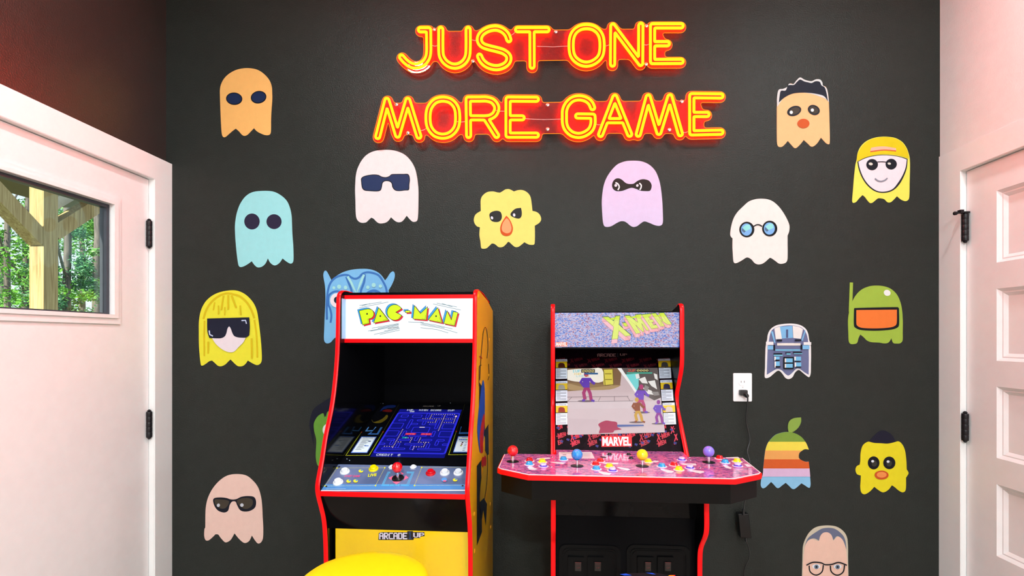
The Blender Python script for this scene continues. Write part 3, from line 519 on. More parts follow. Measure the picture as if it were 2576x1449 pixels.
g.add('face_line', '150,950 148,700 165,480 210,340 300,250 420,210 500,215 560,255 620,272 680,250 740,190 820,165 920,180 1010,220 1080,320 1130,430 1150,560', B1, w=34)
g.add('face_line', '210,1000 225,880 200,760 175,700 180,560 250,495 330,480 420,500 460,530', B1, w=32); g.add('face_line', '470,240 510,340 555,460 560,560', B1, w=34); g.add('face_line', '780,200 765,330 720,450 700,580', B1, w=34); g.add('face_line', '790,560 840,500 930,470 1010,500 1060,560', B1, w=44)
g.add('stripe', '495,235 560,350 640,520 700,360 765,205', B2, w=38, raw=True)
for x, y, r in ((267, 422, 24), (355, 405, 34), (462, 418, 30), (830, 415, 28), (927, 378, 34), (1038, 395, 28)): g.oval('face_dot', x, y, r, r * 1.05, B2)
g.oval('eye', 320, 630, 112, 118, '#f1e3ea'); g.oval('pupil', 325, 625, 55, 58, '#142c40'); g.oval('eye', 930, 590, 105, 90, '#f1e3ea')
g = Ghost(*H_, '1090,440 1072,360 1068,300 1080,262 1110,225 1150,205 1160,240 1180,190 1240,175 1300,200 1340,260 1350,400 1345,600 1320,690 1270,660 1230,640 1180,690 1120,668 1098,650 1085,580', '#6aa33c', 'green faced ghost with dark hair half hidden by the yellow-sided cabinet')
g.add('hair', '1065,480* 1040,360 1030,300 1060,180 1130,120 1225,65 1300,70 1340,200 1335,260* 1250,190 1190,190 1172,235 1155,205 1110,222 1080,265 1066,310', '#191b2c'); g.oval('eye', 1195, 350, 50, 55, '#e8f0ea')
# ---------------------------------------------------------------- neon signs
def chaikin(L, k=1):
    for _ in range(k): L = [q for a, b in zip(L, L[1:] + L[:1]) for q in ((a[0] * .75 + b[0] * .25, a[1] * .75 + b[1] * .25), (a[0] * .25 + b[0] * .75, a[1] * .25 + b[1] * .75))]
    return L
def marching(Fd, x0, y0, st, iso):
    """closed iso-contours of a sampled field"""
    G = Fd < iso; ny, nx = Fd.shape; segs = {}
    def ip(a, b, va, vb): t = (iso - va) / (vb - va); return (x0 + (a[0] + (b[0] - a[0]) * t) * st, y0 + (a[1] + (b[1] - a[1]) * t) * st)
    ys, xs = np.where((G[:-1, :-1] != G[1:, :-1]) | (G[:-1, :-1] != G[:-1, 1:]) | (G[:-1, :-1] != G[1:, 1:]))
    for y, x in zip(ys.tolist(), xs.tolist()):
        c = [(x, y), (x + 1, y), (x + 1, y + 1), (x, y + 1)]; v = [Fd[q[1], q[0]] for q in c]; ins = [q < iso for q in v]; E = []
        for k in range(4):
            j = (k + 1) % 4
            if ins[k] != ins[j]: E.append((((c[k]), (c[j])) if c[k] < c[j] else (c[j], c[k]), ip(c[k], c[j], v[k], v[j]), ins[k]))
        outs = [e for e in E if e[2]]; inn = [e for e in E if not e[2]]
        for a, b in zip(outs, inn): segs[a[0]] = (b[0], a[1])
    loops = []
    while segs:
        k0 = next(iter(segs)); L = []; k = k0
        while k in segs: nk, p = segs.pop(k); L.append(p); k = nk
        if len(L) > 8: loops.append(L)
    return loops
def seg_dist(X, Y, strokes):
    D = np.full(X.shape, 1e9)
    for s in strokes:
        for a, b in zip(s, s[1:]):
            dx, dy = b[0] - a[0], b[1] - a[1]; l2 = dx * dx + dy * dy + 1e-9; t = np.clip(((X - a[0]) * dx + (Y - a[1]) * dy) / l2, 0, 1); D = np.minimum(D, np.hypot(X - a[0] - t * dx, Y - a[1] - t * dy))
    return D
Z2, Z3 = (900, 30, 3.916), (1380, 30, 3.916)
def st(Z, s, crv=False, closed=False):
    p = parse(s, *Z)
    if crv: p = curve(p, 6, closed)
    else: p = [q[:2] for q in p]
    return p + ([p[0]] if closed else [])
SIGNS = [('JUST ONE', [
    [st(Z2, '622,188* 702,188*'), st(Z2, '702,188* 703,300 703,400 690,465 650,518 590,543 530,535 478,500 437,455', True)],
    [st(Z2, '822,185 824,420 850,485 898,528 955,545 1012,532 1062,490 1088,420 1090,185', True)],
    [st(Z2, '1490,285 1470,235 1430,195 1370,172 1300,180 1238,212 1205,255 1203,302 1235,342 1300,365 1370,382 1440,405 1485,445 1485,495 1450,535 1390,558 1330,556 1270,533 1225,492 1202,447', True)],
    [st(Z2, '1575,187 1865,187'), st(Z2, '1717,187 1718,545')],
    [st(Z3, '372,157 440,170 495,215 522,285 522,395 498,460 440,508 372,526 305,510 248,462 224,395 224,285 250,215 305,170', True, True)],
    [st(Z3, '628,525 630,152 903,518 905,145')],
    [st(Z3, '1300,150 1020,150 1020,500 1300,498'), st(Z3, '1020,325 1165,325')]],
    [st(Z2, '757,180'), st(Z2, '1135,492'), st(Z2, '1950,203'), st(Z3, '962,145'), st(Z3, '958,522')],
    [st(Z2, '735,333 790,333'), st(Z2, '1125,278 1180,278'), st(Z2, '1505,235 1560,190'), st(Z2, '1765,342') + st(Z3, '205,338'), st(Z3, '545,335 600,325'), st(Z3, '935,325 990,320')],
    [(1076, 79), (1660, 72), (1674, 100), (1672, 148), (1560, 149), (1300, 153), (1076, 154)], 'red and yellow neon sign reading JUST ONE, the upper one'),
    ('MORE GAME', [
    [st(Z2, '203,1235 293,880 398,1222 498,880 607,1232')],
    [st(Z2, '842,868 915,885 965,935 985,1000 985,1100 962,1165 910,1215 842,1232 772,1215 722,1165 699,1100 699,1000 722,935 770,885', True, True)],
    [st(Z2, '1095,1225 1090,868'), st(Z2, '1090,868 1200,868 1270,868 1330,887 1365,930 1370,970 1350,1015 1310,1043 1260,1052 1180,1052 1095,1052', True), st(Z2, '1260,1052 1370,1225')],
    [st(Z2, '1760,870 1482,868 1482,1222 1760,1222'), st(Z2, '1482,1052 1620,1052')],
    [st(Z3, '432,952 410,905 365,870 300,856 235,870 185,915 158,975 155,1040 158,1110 180,1165 230,1210 295,1225 355,1210 410,1170 435,1110 435,1036', True), st(Z3, '435,1036 285,1034')],
    [st(Z3, '510,1215 650,850 795,1213'), st(Z3, '566,1080 740,1080')],
    [st(Z3, '880,1213 977,848 1082,1195 1190,846 1292,1208')],
    [st(Z3, '1690,838 1405,835 1405,1200 1690,1193'), st(Z3, '1405,1019 1555,1019')]],
    [st(Z2, '385,918'), st(Z2, '498,1197'), st(Z2, '1870,922'), st(Z2, '1870,1160'), st(Z3, '1310,888'), st(Z3, '1187,1166')],
    [st(Z2, '620,1172 690,1140'), st(Z2, '965,1080 1065,1082'), st(Z2, '1340,966 1460,980'), st(Z2, '1645,1054') + st(Z3, '135,1057'), st(Z3, '455,1102 520,1112'), st(Z3, '1325,1188 1370,1180')],
    [(985, 259), (1250, 260), (1500, 255), (1760, 253), (1772, 290), (1770, 336), (1500, 335), (1250, 337), (985, 339)], 'red and yellow neon sign reading MORE GAME, the lower one')]
NEON = glow('lit_neon_tube', (44.0, 1.30, .02)); EDGEG = glow('edge_lit_acrylic', (1.6, .42, .02)); ACR = clear('acrylic_red_halo', (.96, .94, .94), .02, 1.35, .12)  # plate colour carries a red tint in place of the neon halo
SY = .030
SP = Plane((0, -SY, 0), (1, 0, 0), (0, 0, 1))
for txt, letters, screws, wires, band, lab in SIGNS:
    allp = [p for L in letters for s in L for p in s]; x0 = min(p[0] for p in allp) - 30; x1 = max(p[0] for p in allp) + 30; y0 = min(p[1] for p in allp) - 30; y1 = max(p[1] for p in allp) + 30
    ctr = SP.pt(*SP.uv((x0 + x1) / 2, (y0 + y1) / 2)); root = empty('neon_sign', Matrix.Translation((ctr.x, -SY, ctr.z)), lab, 'neon sign', 'neon signs on the dark wall')
    n = 0
    for ch, L in zip(txt.replace(' ', ''), letters):
        q = MB(); pp = [p for s in L for p in s]; ax, ay = min(p[0] for p in pp) - 12, min(p[1] for p in pp) - 12; bx, by = max(p[0] for p in pp) + 12, max(p[1] for p in pp) + 12; stp = .5
        X, Y = np.meshgrid(np.arange(ax, bx, stp), np.arange(ay, by, stp)); D = seg_dist(X, Y, L)
        for lp in marching(D, ax, ay, stp, 5.35):
            m = max(12, int(len(lp) / 3.2)); lp = [lp[int(i * len(lp) / m)] for i in range(m)]; lp = [((a[0] + b[0] * 2 + c[0]) / 4, (a[1] + b[1] * 2 + c[1]) / 4) for a, b, c in zip(lp[-1:] + lp[:-1], lp, lp[1:] + lp[:1])]
            q.tube([SP.pt(*SP.uv(*p), .0085) for p in lp], .0055, True, 8)
        q.build('neon_letter', NEON, root, True)['label'] = 'glowing letter ' + ch
    stp = 1.0; X, Y = np.meshgrid(np.arange(x0, x1, stp), np.arange(y0, y1, stp)); ds = [seg_dist(X, Y, L) - 14.0 for L in letters]
    bd = seg_dist(X, Y, [band + [band[0]]]); ins = np.zeros(X.shape, bool)
    for a, b in zip(band, band[1:] + band[:1]):
        c = ((a[1] > Y) != (b[1] > Y)) & (X < (b[0] - a[0]) * (Y - a[1]) / (b[1] - a[1] + 1e-9) + a[0]); ins ^= c
    ds.append(np.where(ins, -bd, bd)); acc = ds[0]; K = 9.0
    for d in ds[1:]: h = np.clip(.5 + .5 * (d - acc) / K, 0, 1); acc = d * (1 - h) + acc * h - K * h * (1 - h) * .55
    lp = max(marching(acc, x0, y0, stp, 0), key=len); m = len(lp) // 3; lp = [lp[int(i * len(lp) / m)] for i in range(m)]
    for _ in range(3): lp = [((a[0] + b[0] * 2 + c[0]) / 4, (a[1] + b[1] * 2 + c[1]) / 4) for a, b, c in zip(lp[-1:] + lp[:-1], lp, lp[1:] + lp[:1])]
    uv = [SP.uv(*p) for p in lp]
    MB().prism(uv, -.005, 0, SP).build('acrylic_backing', ACR, root)
    MB().tube([SP.pt(*p, -.001) for p in uv], .0011, True, 6).build('lit_edge', EDGEG, root, True)
    for s in screws:
        p = SP.uv(*s[0]); c = SP.pt(*p)
        MB().lathe([(.0055, -.031), (.0055, .001), (.0072, .002), (.0072, .007), (.005, .009), (.002, .0095)], c, (0, -1, 0), 16).build('standoff', CHROME, root, True)
    for wv in wires:
        if len(wv) < 2: continue
        a, b = [SP.pt(*SP.uv(*p), .002) for p in (wv[0], wv[-1])]; mid = (a + b) / 2 + V3((0, 0, -.003))
        MB().tube([a, mid, b], .0007, False, 5).build('wire', mat('thin_clear_wire', (.85, .75, .7), .3), root, True)
# ---------------------------------------------------------------- arcade cabinets: shared tools
AX = V3((ray(1385, 850).x, ray(1385, 850).y, 0)).normalized(); AR = V3((AX.y, -AX.x, 0))
def W3(x, d, h): return V3((CAM.x, CAM.y, 0)) + AR * x + AX * d + UP * h
def LP(px, py, d, h=None):
    """photo pixel -> local (x, d, h) on the upright plane at depth d, or on the level plane h"""
    r = ray(px, py); rd, rx = r.dot(AX), r.dot(AR)
    t = d / rd if h is None else (h - CAMZ) / r.z
    return (rx * t, rd * t, CAMZ + r.z * t)
def lbox(mb, x0, x1, d0, d1, h0, h1): return mb.hexa([W3(*p) for p in ((x0, d0, h0), (x1, d0, h0), (x1, d1, h0), (x0, d1, h0), (x0, d0, h1), (x1, d0, h1), (x1, d1, h1), (x0, d1, h1))])
def lprism(mb, prof, x0, x1):
    n = len(prof); return mb.add([W3(x0, d, h) for d, h in prof] + [W3(x1, d, h) for d, h in prof], [tuple(range(n)), tuple(range(n, 2 * n))[::-1]] + [(i, i + n, (i + 1) % n + n, (i + 1) % n) for i in range(n)])
def strip(mb, prof, x0, x1, th=.003):
    """rounded edge moulding laid on an open side profile"""
    n = len(prof); xm0, xm1 = x0 + (x1 - x0) * .22, x1 - (x1 - x0) * .22; sec = [(x0, 0), (x0, th * .7), (xm0, th * 1.15), (xm1, th * 1.15), (x1, th * .7), (x1, 0)]; vv = []
    for i, (d, h) in enumerate(prof):
        a = prof[max(i - 1, 0)]; b = prof[min(i + 1, n - 1)]; td, thh = b[0] - a[0], b[1] - a[1]; l = math.hypot(td, thh) or 1; nd, nh = thh / l, -td / l
        vv += [W3(x, d + nd * s, h + nh * s) for x, s in sec]
    k = len(sec); mb.add(vv, [(i * k + j, i * k + j + 1, (i + 1) * k + j + 1, (i + 1) * k + j) for i in range(n - 1) for j in range(k - 1)] + [tuple(range(k)), tuple(range((n - 1) * k, n * k))[::-1]]); return mb
def LPlane(x, d0, h0, d1, h1):
    """plane across the cabinet: origin (x,d0,h0), v climbs towards (d1,h1)"""
    o = W3(x, d0, h0); return Plane(o, AR, W3(x, d1, h1) - o)
def onh(P, px, py): u, v = P.uv(px, py); return P.pt(u, v)
def button(P, px, py, col, parent, r=.0135, hb=.004, ring=None, nm='button', world=None, lab=None):
    c = world if world is not None else onh(P, px, py); rg = mat('button_plastic', ring or col, .22, coat=.6, vary=.01); cp = mat('button_plastic', col, .2, coat=.7, vary=.01)
    o = MB().lathe([(r * 1.22, 0), (r * 1.22, hb * .5), (r * 1.1, hb), (r * .95, hb * 1.1), (r * .86, hb * .6)], c, P.n, 28).build(nm, rg, parent, True)
    if lab: o['label'] = lab
    MB().lathe([(r * .84, hb * .4), (r * .84, hb * 2.0), (r * .74, hb * 2.45), (r * .3, hb * 2.3), (0, hb * 2.25)], c, P.n, 28).build('plunger', cp, o, True); return o
def joystick(P, px, py, ballcol, parent, H=.034, rb=.0168, lab=None, rbase=.0195):
    c = onh(P, px, py); base = MB().lathe([(rbase, 0), (rbase, .001), (rbase * .8, .0018), (.006, .0022)], c, P.n, 32).build('joystick', BLACKM, parent, True)
    if lab: base['label'] = lab
    up = UP if P.n.z > .98 else (P.n * .6 + UP * .4).normalized()
    MB().lathe([(.0048, .001), (.0048, H)], c, up, 16).build('shaft', CHROME, base, True)
    ball = [(rb * math.sin(math.pi * k / 18), H - rb * math.cos(math.pi * k / 18)) for k in range(19)]
    MB().lathe(ball, c, up, 32).build('ball_top', mat('ball_plastic', ballcol, .12, coat=.8, vary=.01), base, True); return base
XLOGO = [([(1000, 205), (1105, 200), (1205, 278), (1240, 188), (1318, 182), (1302, 345), (1525, 542), (1420, 560), (1300, 455), (1280, 607), (1170, 614), (1205, 385)], 1),
         ([(1370, 312), (1452, 305), (1495, 365), (1405, 378)], 1),
         ([(1408, 182), (1492, 176), (1650, 302), (1605, 165), (1710, 152), (1885, 440), (1812, 452), (1722, 322), (1768, 468), (1740, 478), (1610, 352), (1705, 495), (1620, 512)], 1),
         ([(1720, 160), (1885, 143), (1915, 192), (1850, 198), (1880, 246), (1950, 238), (1978, 290), (1912, 298), (1942, 350), (2022, 340), (2056, 400), (1905, 426)], 1),
         ([(1900, 140), (1978, 132), (2112, 272), (2045, 130), (2130, 125), (2275, 332), (2205, 345), (2078, 265), (2150, 368), (2072, 378)], 1)]
# ================================================================ the yellow sided cabinet
x0, x1 = -.697, -.235; TP = .0125; xi0, xi1 = x0 + TP, x1 - TP; REAR = 2.10
M = Matrix.Translation(W3((x0 + x1) / 2, 1.83, 0))
pac = empty('arcade_cabinet', M, 'tall yellow-sided arcade cabinet with red edges and white lit marquee, left of the pair', 'arcade cabinet', 'arcade cabinets against the dark wall')
front = curve([(1.700, 1.566, False), (1.668, 1.563, False), (1.646, 1.547, False), (1.640, 1.50, False), (1.637, 1.42, False), (1.630, 1.34, False), (1.610, 1.25, False), (1.585, 1.18, False), (1.545, 1.105, False), (1.518, 1.035, False), (1.495, .985, False), (1.490, .962, False), (1.497, .935, False), (1.516, .895, False), (1.533, .855, False), (1.543, .80, False), (1.548, .73, False), (1.549, .60, False), (1.549, .004, False)], 5, False)
prof = front + [(REAR, .004), (REAR, 1.52), (1.93, 1.548)]
YEL = mat('yellow_cabinet_print', '#ffbe08', .28, coat=.15, vary=.03)
for a, b, in ((x0, xi0), (xi1, x1)):
    sp_ = lprism(MB(), prof, a, b).build('side_panel', YEL if a > -.4 else BLACK, pac)
    strip(MB(), [(1.98, 1.545)] + [(1.80, 1.564)] + front, a - .0005, b + .0005).build('edge_molding', RED, pac, True)
# black inner faces of the side panels
for a, b in ((xi0, xi0 + .001), (xi1 - .001, xi1)): lprism(MB(), [(d + .004, h - .002) for d, h in front] + [(REAR - .01, .01), (REAR - .01, 1.50)], a, b).build('inner_side_lining', BLACKG, pac)
# marquee
MD = 1.681; mz0, mz1 = LP(1000, 853, MD)[2], LP(1000, 751, MD)[2]
bt = MB(); lbox(bt, xi0 + .001, xi1 - .001, MD + .01, MD + .10, mz0 - .02, mz0 - .012); lbox(bt, xi0, xi1, MD - .006, REAR, mz1 + .012, mz1 + .020); lbox(bt, xi0, xi1, REAR - .012, REAR, .1, mz1 + .012); bt.build('carcass_panel', BLACK, pac)
mq = lbox(MB(), xi0 + .001, xi1 - .001, MD, MD + .012, mz0 - .002, mz1 + .002).build('marquee', mat('backlit_white_acrylic', (.90, .965, 1.0), .35, emit=.98, vary=.012, vscale=3), pac); mq['label'] = 'white backlit marquee with PAC-MAN lettering'
lbox(MB(), xi0 + .001, xi0 + .0018, 1.650, MD, mz0 + .001, mz1 - .001).build('marquee_spill_strip', mat('marquee_spill_blue', '#9cc8f4', .35), pac)  # strip coloured pale blue to imitate marquee light on the side wall
for a, b in ((mz0 - .012, mz0 + .001), (mz1 - .001, mz1 + .0115)): lbox(MB(), xi0 + .001, xi1 - .001, MD - .008, MD + .004, a, b).build('marquee_trim', RED, pac)
PM = LPlane(x0, MD - .0002, 0, MD - .0002, 1)
o8 = lambda x, y: PM.uv(860 + x / 7.576, 740 + y / 7.576)
A = Art(PM, o8, emit=1.0, h0=.0004, ink='marquee_ink')
cc = [(1010 + 145 * math.cos(t), 348 - 148 * math.sin(t)) for t in [math.radians(28 + k * 10) for k in range(32)]]
LET = [[(330, 318), (440, 290), (500, 280), (545, 285), (583, 305), (606, 340), (613, 380), (603, 418), (580, 448), (548, 464), (515, 470), (530, 556), (400, 590)], [(703, 255), (893, 497), (607, 550)], cc + [(1030, 345)], [(1212, 313), (1300, 313), (1300, 353), (1212, 353)], [(1385, 215), (1500, 367), (1635, 240), (1610, 492), (1358, 472)], [(1830, 255), (1915, 550), (1643, 492)], [(2008, 315), (2088, 490), (2125, 330), (2214, 352), (2150, 604), (1943, 560)]]
for seg_ in (((340, 215), (755, 150)), ((380, 224), (535, 180)), ((335, 260), (885, 150)), ((1810, 172), (2190, 243)), ((1910, 180), (2105, 240)), ((1742, 187), (2262, 302)), ((575, 648), (1080, 560)), ((505, 704), (1080, 585)), ((550, 704), (1080, 605)), ((690, 650), (1080, 572)), ((615, 768), (1100, 655)), ((725, 768), (1100, 685)), ((810, 705), (1090, 640)), ((1270, 530), (1560, 540)), ((1500, 545), (1800, 590)), ((1800, 590), (2105, 662)), ((1530, 565), (1955, 640)), ((1500, 580), (1900, 650)), ((1900, 650), (2200, 738)), ((1500, 640), (1800, 672)), ((1800, 672), (2025, 738))):
    A.line(seg_, 7, '#1f5a6b', up=False)
A.line([(880, 657), (1080, 627)], 9, '#101018')
for L in LET: A.poly([(x - 32, y - 22) for x, y in L], '#2f9fe0', False)
A.n += 1
for L in LET: A.line([(x - 32, y - 22) for x, y in L], 6, '#1e3a8c', True, False)
A.n += 1
for L in LET: A.poly([(x + 26, y + 22) for x, y in L], '#ee1030', False)
A.n += 1
for L in LET: A.line([(x + 26, y + 22) for x, y in L], 5, '#5a1050', True, False)
A.n += 1
for L in LET: A.poly(L, '#d4f008', False)
A.n += 1
for L in LET: A.line(L, 9, '#10240c', True, False)
A.n += 1
for x, y in ((483, 376), (735, 418), (1797, 420)): A.poly(ell(x, y, 15, 17), '#10240c', False)
for s_ in (((810, 415), (862, 485), (790, 495)), ((1130, 405), (1085, 455)), ((1597, 400), (1590, 475), (1525, 467)), ((1862, 440), (1890, 528), (1815, 510)), ((2160, 500), (2140, 580), (2065, 565)), ((490, 470), (510, 545), (410, 572))): A.line(s_, 5, '#2c6a10', up=False)
A.build('marquee_print', mq)
# monitor well: dark back, sloped bezel with the screen
PB = LPlane(xi0, 1.628, 1.0036, 2.056, 1.1433)
BL = math.hypot(2.056 - 1.628, 1.1433 - 1.0036); BW = xi1 - xi0
bz = MB().prism([(0.001, 0), (BW - .001, 0), (BW - .001, BL), (0.001, BL)], -.01, 0, PB).build('display_bezel', mat('black_acrylic_bezel', (.004, .004, .006), .08, coat=.6), pac)
o3 = lambda x, y: (860 + x / 7.576, 990 + y / 7.576)
def um(px, py): return PB.uv(*o3(px, py))
scq = [um(1082, 312), um(2275, 300), um(1975, 1218), um(560, 1215)]
su0 = (scq[0][0] + scq[3][0]) / 2; su1 = (scq[1][0] + scq[2][0]) / 2; sv0 = (scq[2][1] + scq[3][1]) / 2; sv1 = (scq[0][1] + scq[1][1]) / 2
screen = MB().prism([(su0, sv0), (su1, sv0), (su1, sv1), (su0, sv1)], 0, .0006, PB).build('screen', mat('lit_screen', (.006, .008, .20), .15, emit=1.0, coat=.3, vary=.15, vscale=8), pac)
screen['label'] = 'dark blue maze screen reading GAME OVER'
# maze drawing on a 28 x 36 grid laid over the screen
sm = lambda gx, gy: (su0 + (su1 - su0) * gx / 28, sv1 - (sv1 - sv0) * gy / 36)
A = Art(PB, sm, emit=1.0, h0=.0009, ink='screen_ink')
BLU, DOT = '#3434f0', '#e8c8c8'
def rr_(x0_, y0_, x1_, y1_, w_=.26, r=.45, col=BLU):
    r = min(r, (x1_ - x0_) / 2, (y1_ - y0_) / 2); p = []
    for cx, cy, a0 in ((x1_ - r, y0_ + r, -90), (x1_ - r, y1_ - r, 0), (x0_ + r, y1_ - r, 90), (x0_ + r, y0_ + r, 180)): p += [(cx + r * math.cos(math.radians(a0 + k * 30)), cy + r * math.sin(math.radians(a0 + k * 30))) for k in range(4)]
    A.line(p, w_, col, True, False)
rr_(.2, 3.2, 27.8, 33.6, .34, .9); rr_(.6, 3.6, 27.4, 33.2, .2, .7)
for b in ((2.5, 5, 5.5, 7), (7.5, 5, 11.5, 7), (13.4, 3.6, 14.6, 7.2), (16.5, 5, 20.5, 7), (22.5, 5, 25.5, 7), (2.5, 9, 5.5, 10), (22.5, 9, 25.5, 10), (10.5, 9, 17.5, 10), (13.4, 10, 14.6, 13), (7.5, 9, 8.6, 16), (8.6, 12, 11.5, 13), (19.4, 9, 20.5, 16), (16.5, 12, 19.4, 13), (.2, 12, 5.5, 16), (22.5, 12, 27.8, 16), (10.5, 15, 17.5, 19.2), (.2, 18, 5.5, 22), (22.5, 18, 27.8, 22), (7.5, 18, 8.6, 22), (19.4, 18, 20.5, 22), (10.5, 21, 17.5, 22), (13.4, 22, 14.6, 25), (2.5, 24, 5.5, 25), (4.5, 25, 5.6, 28), (7.5, 24, 11.5, 25), (16.5, 24, 20.5, 25), (22.5, 24, 25.5, 25), (22.4, 25, 23.5, 28), (.2, 27, 2.6, 28), (25.4, 27, 27.8, 28), (10.5, 27, 17.5, 28), (13.4, 28, 14.6, 31), (2.5, 30.2, 11.5, 31.2), (7.5, 27, 8.6, 30.2), (16.5, 30.2, 25.5, 31.2), (19.4, 27, 20.5, 30.2)): rr_(*b)
A.n += 1; A.rect(13, 14.8, 15.2, 15.3, '#e8d8e0')
def dots(pp):
    for x, y in pp: A.rect(x - .17, y - .2, x + .17, y + .2, DOT, False)
dots([(15.6 + k, 4.3) for k in range(11)] + [(21.5, 4.3 + k) for k in range(1, 14)] + [(15.6, 4.3 + k) for k in range(1, 5)] + [(12.6 + k, 8.1) for k in range(14)] + [(26.5, 4.3 + k) for k in range(1, 8)] + [(15.6 + k, 11) for k in range(4)] + [(18.6, 8.1 + k) for k in range(3)] + [(22.5 + k, 11) for k in range(4)] + [(6.5, 17 + k) for k in range(14)] + [(3 + k, 29.2) for k in range(4)] + [(9.6 + k, 23.1) for k in range(3)] + [(12.2, 23.1 + k) for k in range(4)] + [(15.6, 23.1 + k) for k in range(4)] + [(15.6 + k, 26.1) for k in range(5)] + [(18.4, 26.1 + k) for k in range(4)] + [(14.6 + k, 29.2) for k in range(4)] + [(14.8, 29.2 + k) for k in range(3)] + [(7.5 + k, 26.1) for k in range(2)])
A.n += 1; A.poly(ell(26.5, 6, .5, .55, 12), '#f0d0d8')
A.rect(8.6, 19.6, 12.9, 21, '#c00c24'); A.rect(15.0, 19.6, 19.4, 21, '#c00c24'); A.pix('GAME', [(8.9, 19.85), (12.6, 19.85), (12.6, 20.75), (8.9, 20.75)], '#ff7a90'); A.pix('OVER', [(15.3, 19.85), (19.1, 19.85), (19.1, 20.75), (15.3, 20.75)], '#ff7a90')
A.pix('200', [(8.1, 22.6), (10.2, 22.6), (10.2, 23.5), (8.1, 23.5)], '#10d8b8')
WT = '#e4ecf6'
A.pix('1UP', [(3.3, .3), (6.2, .3), (6.2, 1.4), (3.3, 1.4)], WT); A.pix('00', [(5.2, 1.7), (7.1, 1.7), (7.1, 2.7), (5.2, 2.7)], WT); A.pix('HIGH SCORE', [(9.0, .3), (19, .3), (19, 1.4), (9.0, 1.4)], WT); A.pix('2UP', [(21.8, .3), (24.8, .3), (24.8, 1.4), (21.8, 1.4)], WT); A.pix('CREDIT', [(2, 34.4), (8.2, 34.4), (8.2, 35.6), (2, 35.6)], WT); A.pix('0', [(10.2, 34.4), (11.1, 34.4), (11.1, 35.6), (10.2, 35.6)], WT)
A.build('screen_image', screen)
# printed bezel decoration in bezel units
A = Art(PB, um, emit=.0, h0=.0002, rough=.2, ink='bezel_print'); YD = '#c8cc28'
def ldots(a, b, n, w_, col=YD):
    for k in range(n + 1):
        t = k / n; x, y = a[0] + (b[0] - a[0]) * t, a[1] + (b[1] - a[1]) * t; s_ = w_ * (1 - .55 * (1185 - y) / 1000 if y < 1185 else 1); A.poly([(x - s_ * .6, y - s_ * .5), (x + s_ * .9, y - s_ * .5), (x + s_ * .6, y + s_ * .5), (x - s_ * .9, y + s_ * .5)], col, False)
ldots((75, 1180), (372, 733), 34, 9); ldots((372, 733), (722, 210), 60, 6, '#77751c'); ldots((75, 1180), (520, 1178), 18, 10); ldots((520, 1178), (785, 730), 40, 9, '#b8cc10'); ldots((785, 730), (1090, 205), 60, 6, '#77751c'); ldots((2035, 1168), (2180, 722), 36, 9, '#b8cc10'); ldots((2180, 722), (2345, 205), 50, 6, '#77751c'); ldots((2035, 1168), (2400, 1166), 15, 10)
for x, y in ((372, 733), (785, 730), (2182, 722)): A.poly(ell(x, y, 14, 10, 10), '#d01818', False)
A.n += 1
def card(p, emi=True):
    global A
    A = Art(PB, um, h0=.0004, rough=.2, ink='card_print'); A.poly(p, '#2c62c8'); c = [sum(q[i] for q in p) / 4 for i in (0, 1)]; A.poly([(c[0] + (q[0] - c[0]) * .95, c[1] + (q[1] - c[1]) * .95) for q in p], '#e6eef6'); A.line([(c[0] + (q[0] - c[0]) * .91, c[1] + (q[1] - c[1]) * .93) for q in p], 5, '#2a5fb8', True)
A.build('bezel_print', bz)
card([(372, 820), (665, 822), (480, 1135), (168, 1135)])
for k in range(12): x_, y_ = 400 - k * 13, 888 + k * 17; A.line([(x_, y_), (x_ + 110 + 30 * math.sin(k * 2.3), y_)], 6, '#59636e', up=False)
A.text('INSTRUCTIONS', [(412, 842), (598, 842), (590, 858), (404, 858)], '#20242c')
A.rect(505, 905, 555, 920, '#30406a', False); A.rect(430, 995, 510, 1008, '#2c62c8')
A.build('instruction_card', bz)
card([(2215, 812), (2470, 812), (2425, 1125), (2118, 1125)])
for k in range(5): A.poly(ell(2250 + k * 33, 882, 15, 11, 12), '#2468d8' if k < 4 else '#38c018', False)
for k, c in enumerate(('#3a1420', '#7a1828', '#8a8a18')): A.poly(ell(2300 - k * 14, 938 + k * 29, 18, 12, 12), c, False)
for k in range(6): A.line([(2345 - k * 9, 940 + k * 29), (2385 - k * 9, 940 + k * 29)], 8, '#2c5a8a', up=False)
A.line([(2290, 838), (2400, 838)], 7, '#38424e'); A.line([(2250, 912), (2410, 912)], 7, '#38628e')
A.build('instruction_card', bz); A = Art(PB, um, h0=.0003, rough=.2, ink='bezel_print')
for off in (0, 14, 28): A.line([(505 + off * .4, 640), (448 + off, 718 - off * .3), (585 + off * .4, 715 - off * .5), (640 + off * .5, 640)], 6, '#5a9ae0', up=False)
for off in (0, 14, 28): A.line([(560 + off * .5, 735), (495 + off, 778 - off * .4), (690 + off * .3 - off, 778 - off * .4), (770 - off, 645)], 6, '#4a8ae0', up=False)
for off in (0, 12, 24): A.line([(2280 - off * .3, 635), (2232 + off * .6, 768 - off), (2460, 766 - off), (2460, 720)], 6, '#4a8ae0', up=False)
A.build('bezel_maze_print', bz); A = Art(PB, um, h0=.0003, rough=.2, ink='bezel_print')
A.pix('ARCADE', [(1553, 232), (1760, 232), (1755, 254), (1546, 254)], '#8c8078'); A.pix('1', [(1775, 226), (1808, 226), (1804, 254), (1770, 254)], '#24303c'); A.pix('UP', [(1828, 230), (1888, 230), (1884, 246), (1824, 246)], '#8c8078')
A.build('bezel_lettering', bz); A = Art(PB, um, h0=.0003, rough=.2, ink='bezel_print')
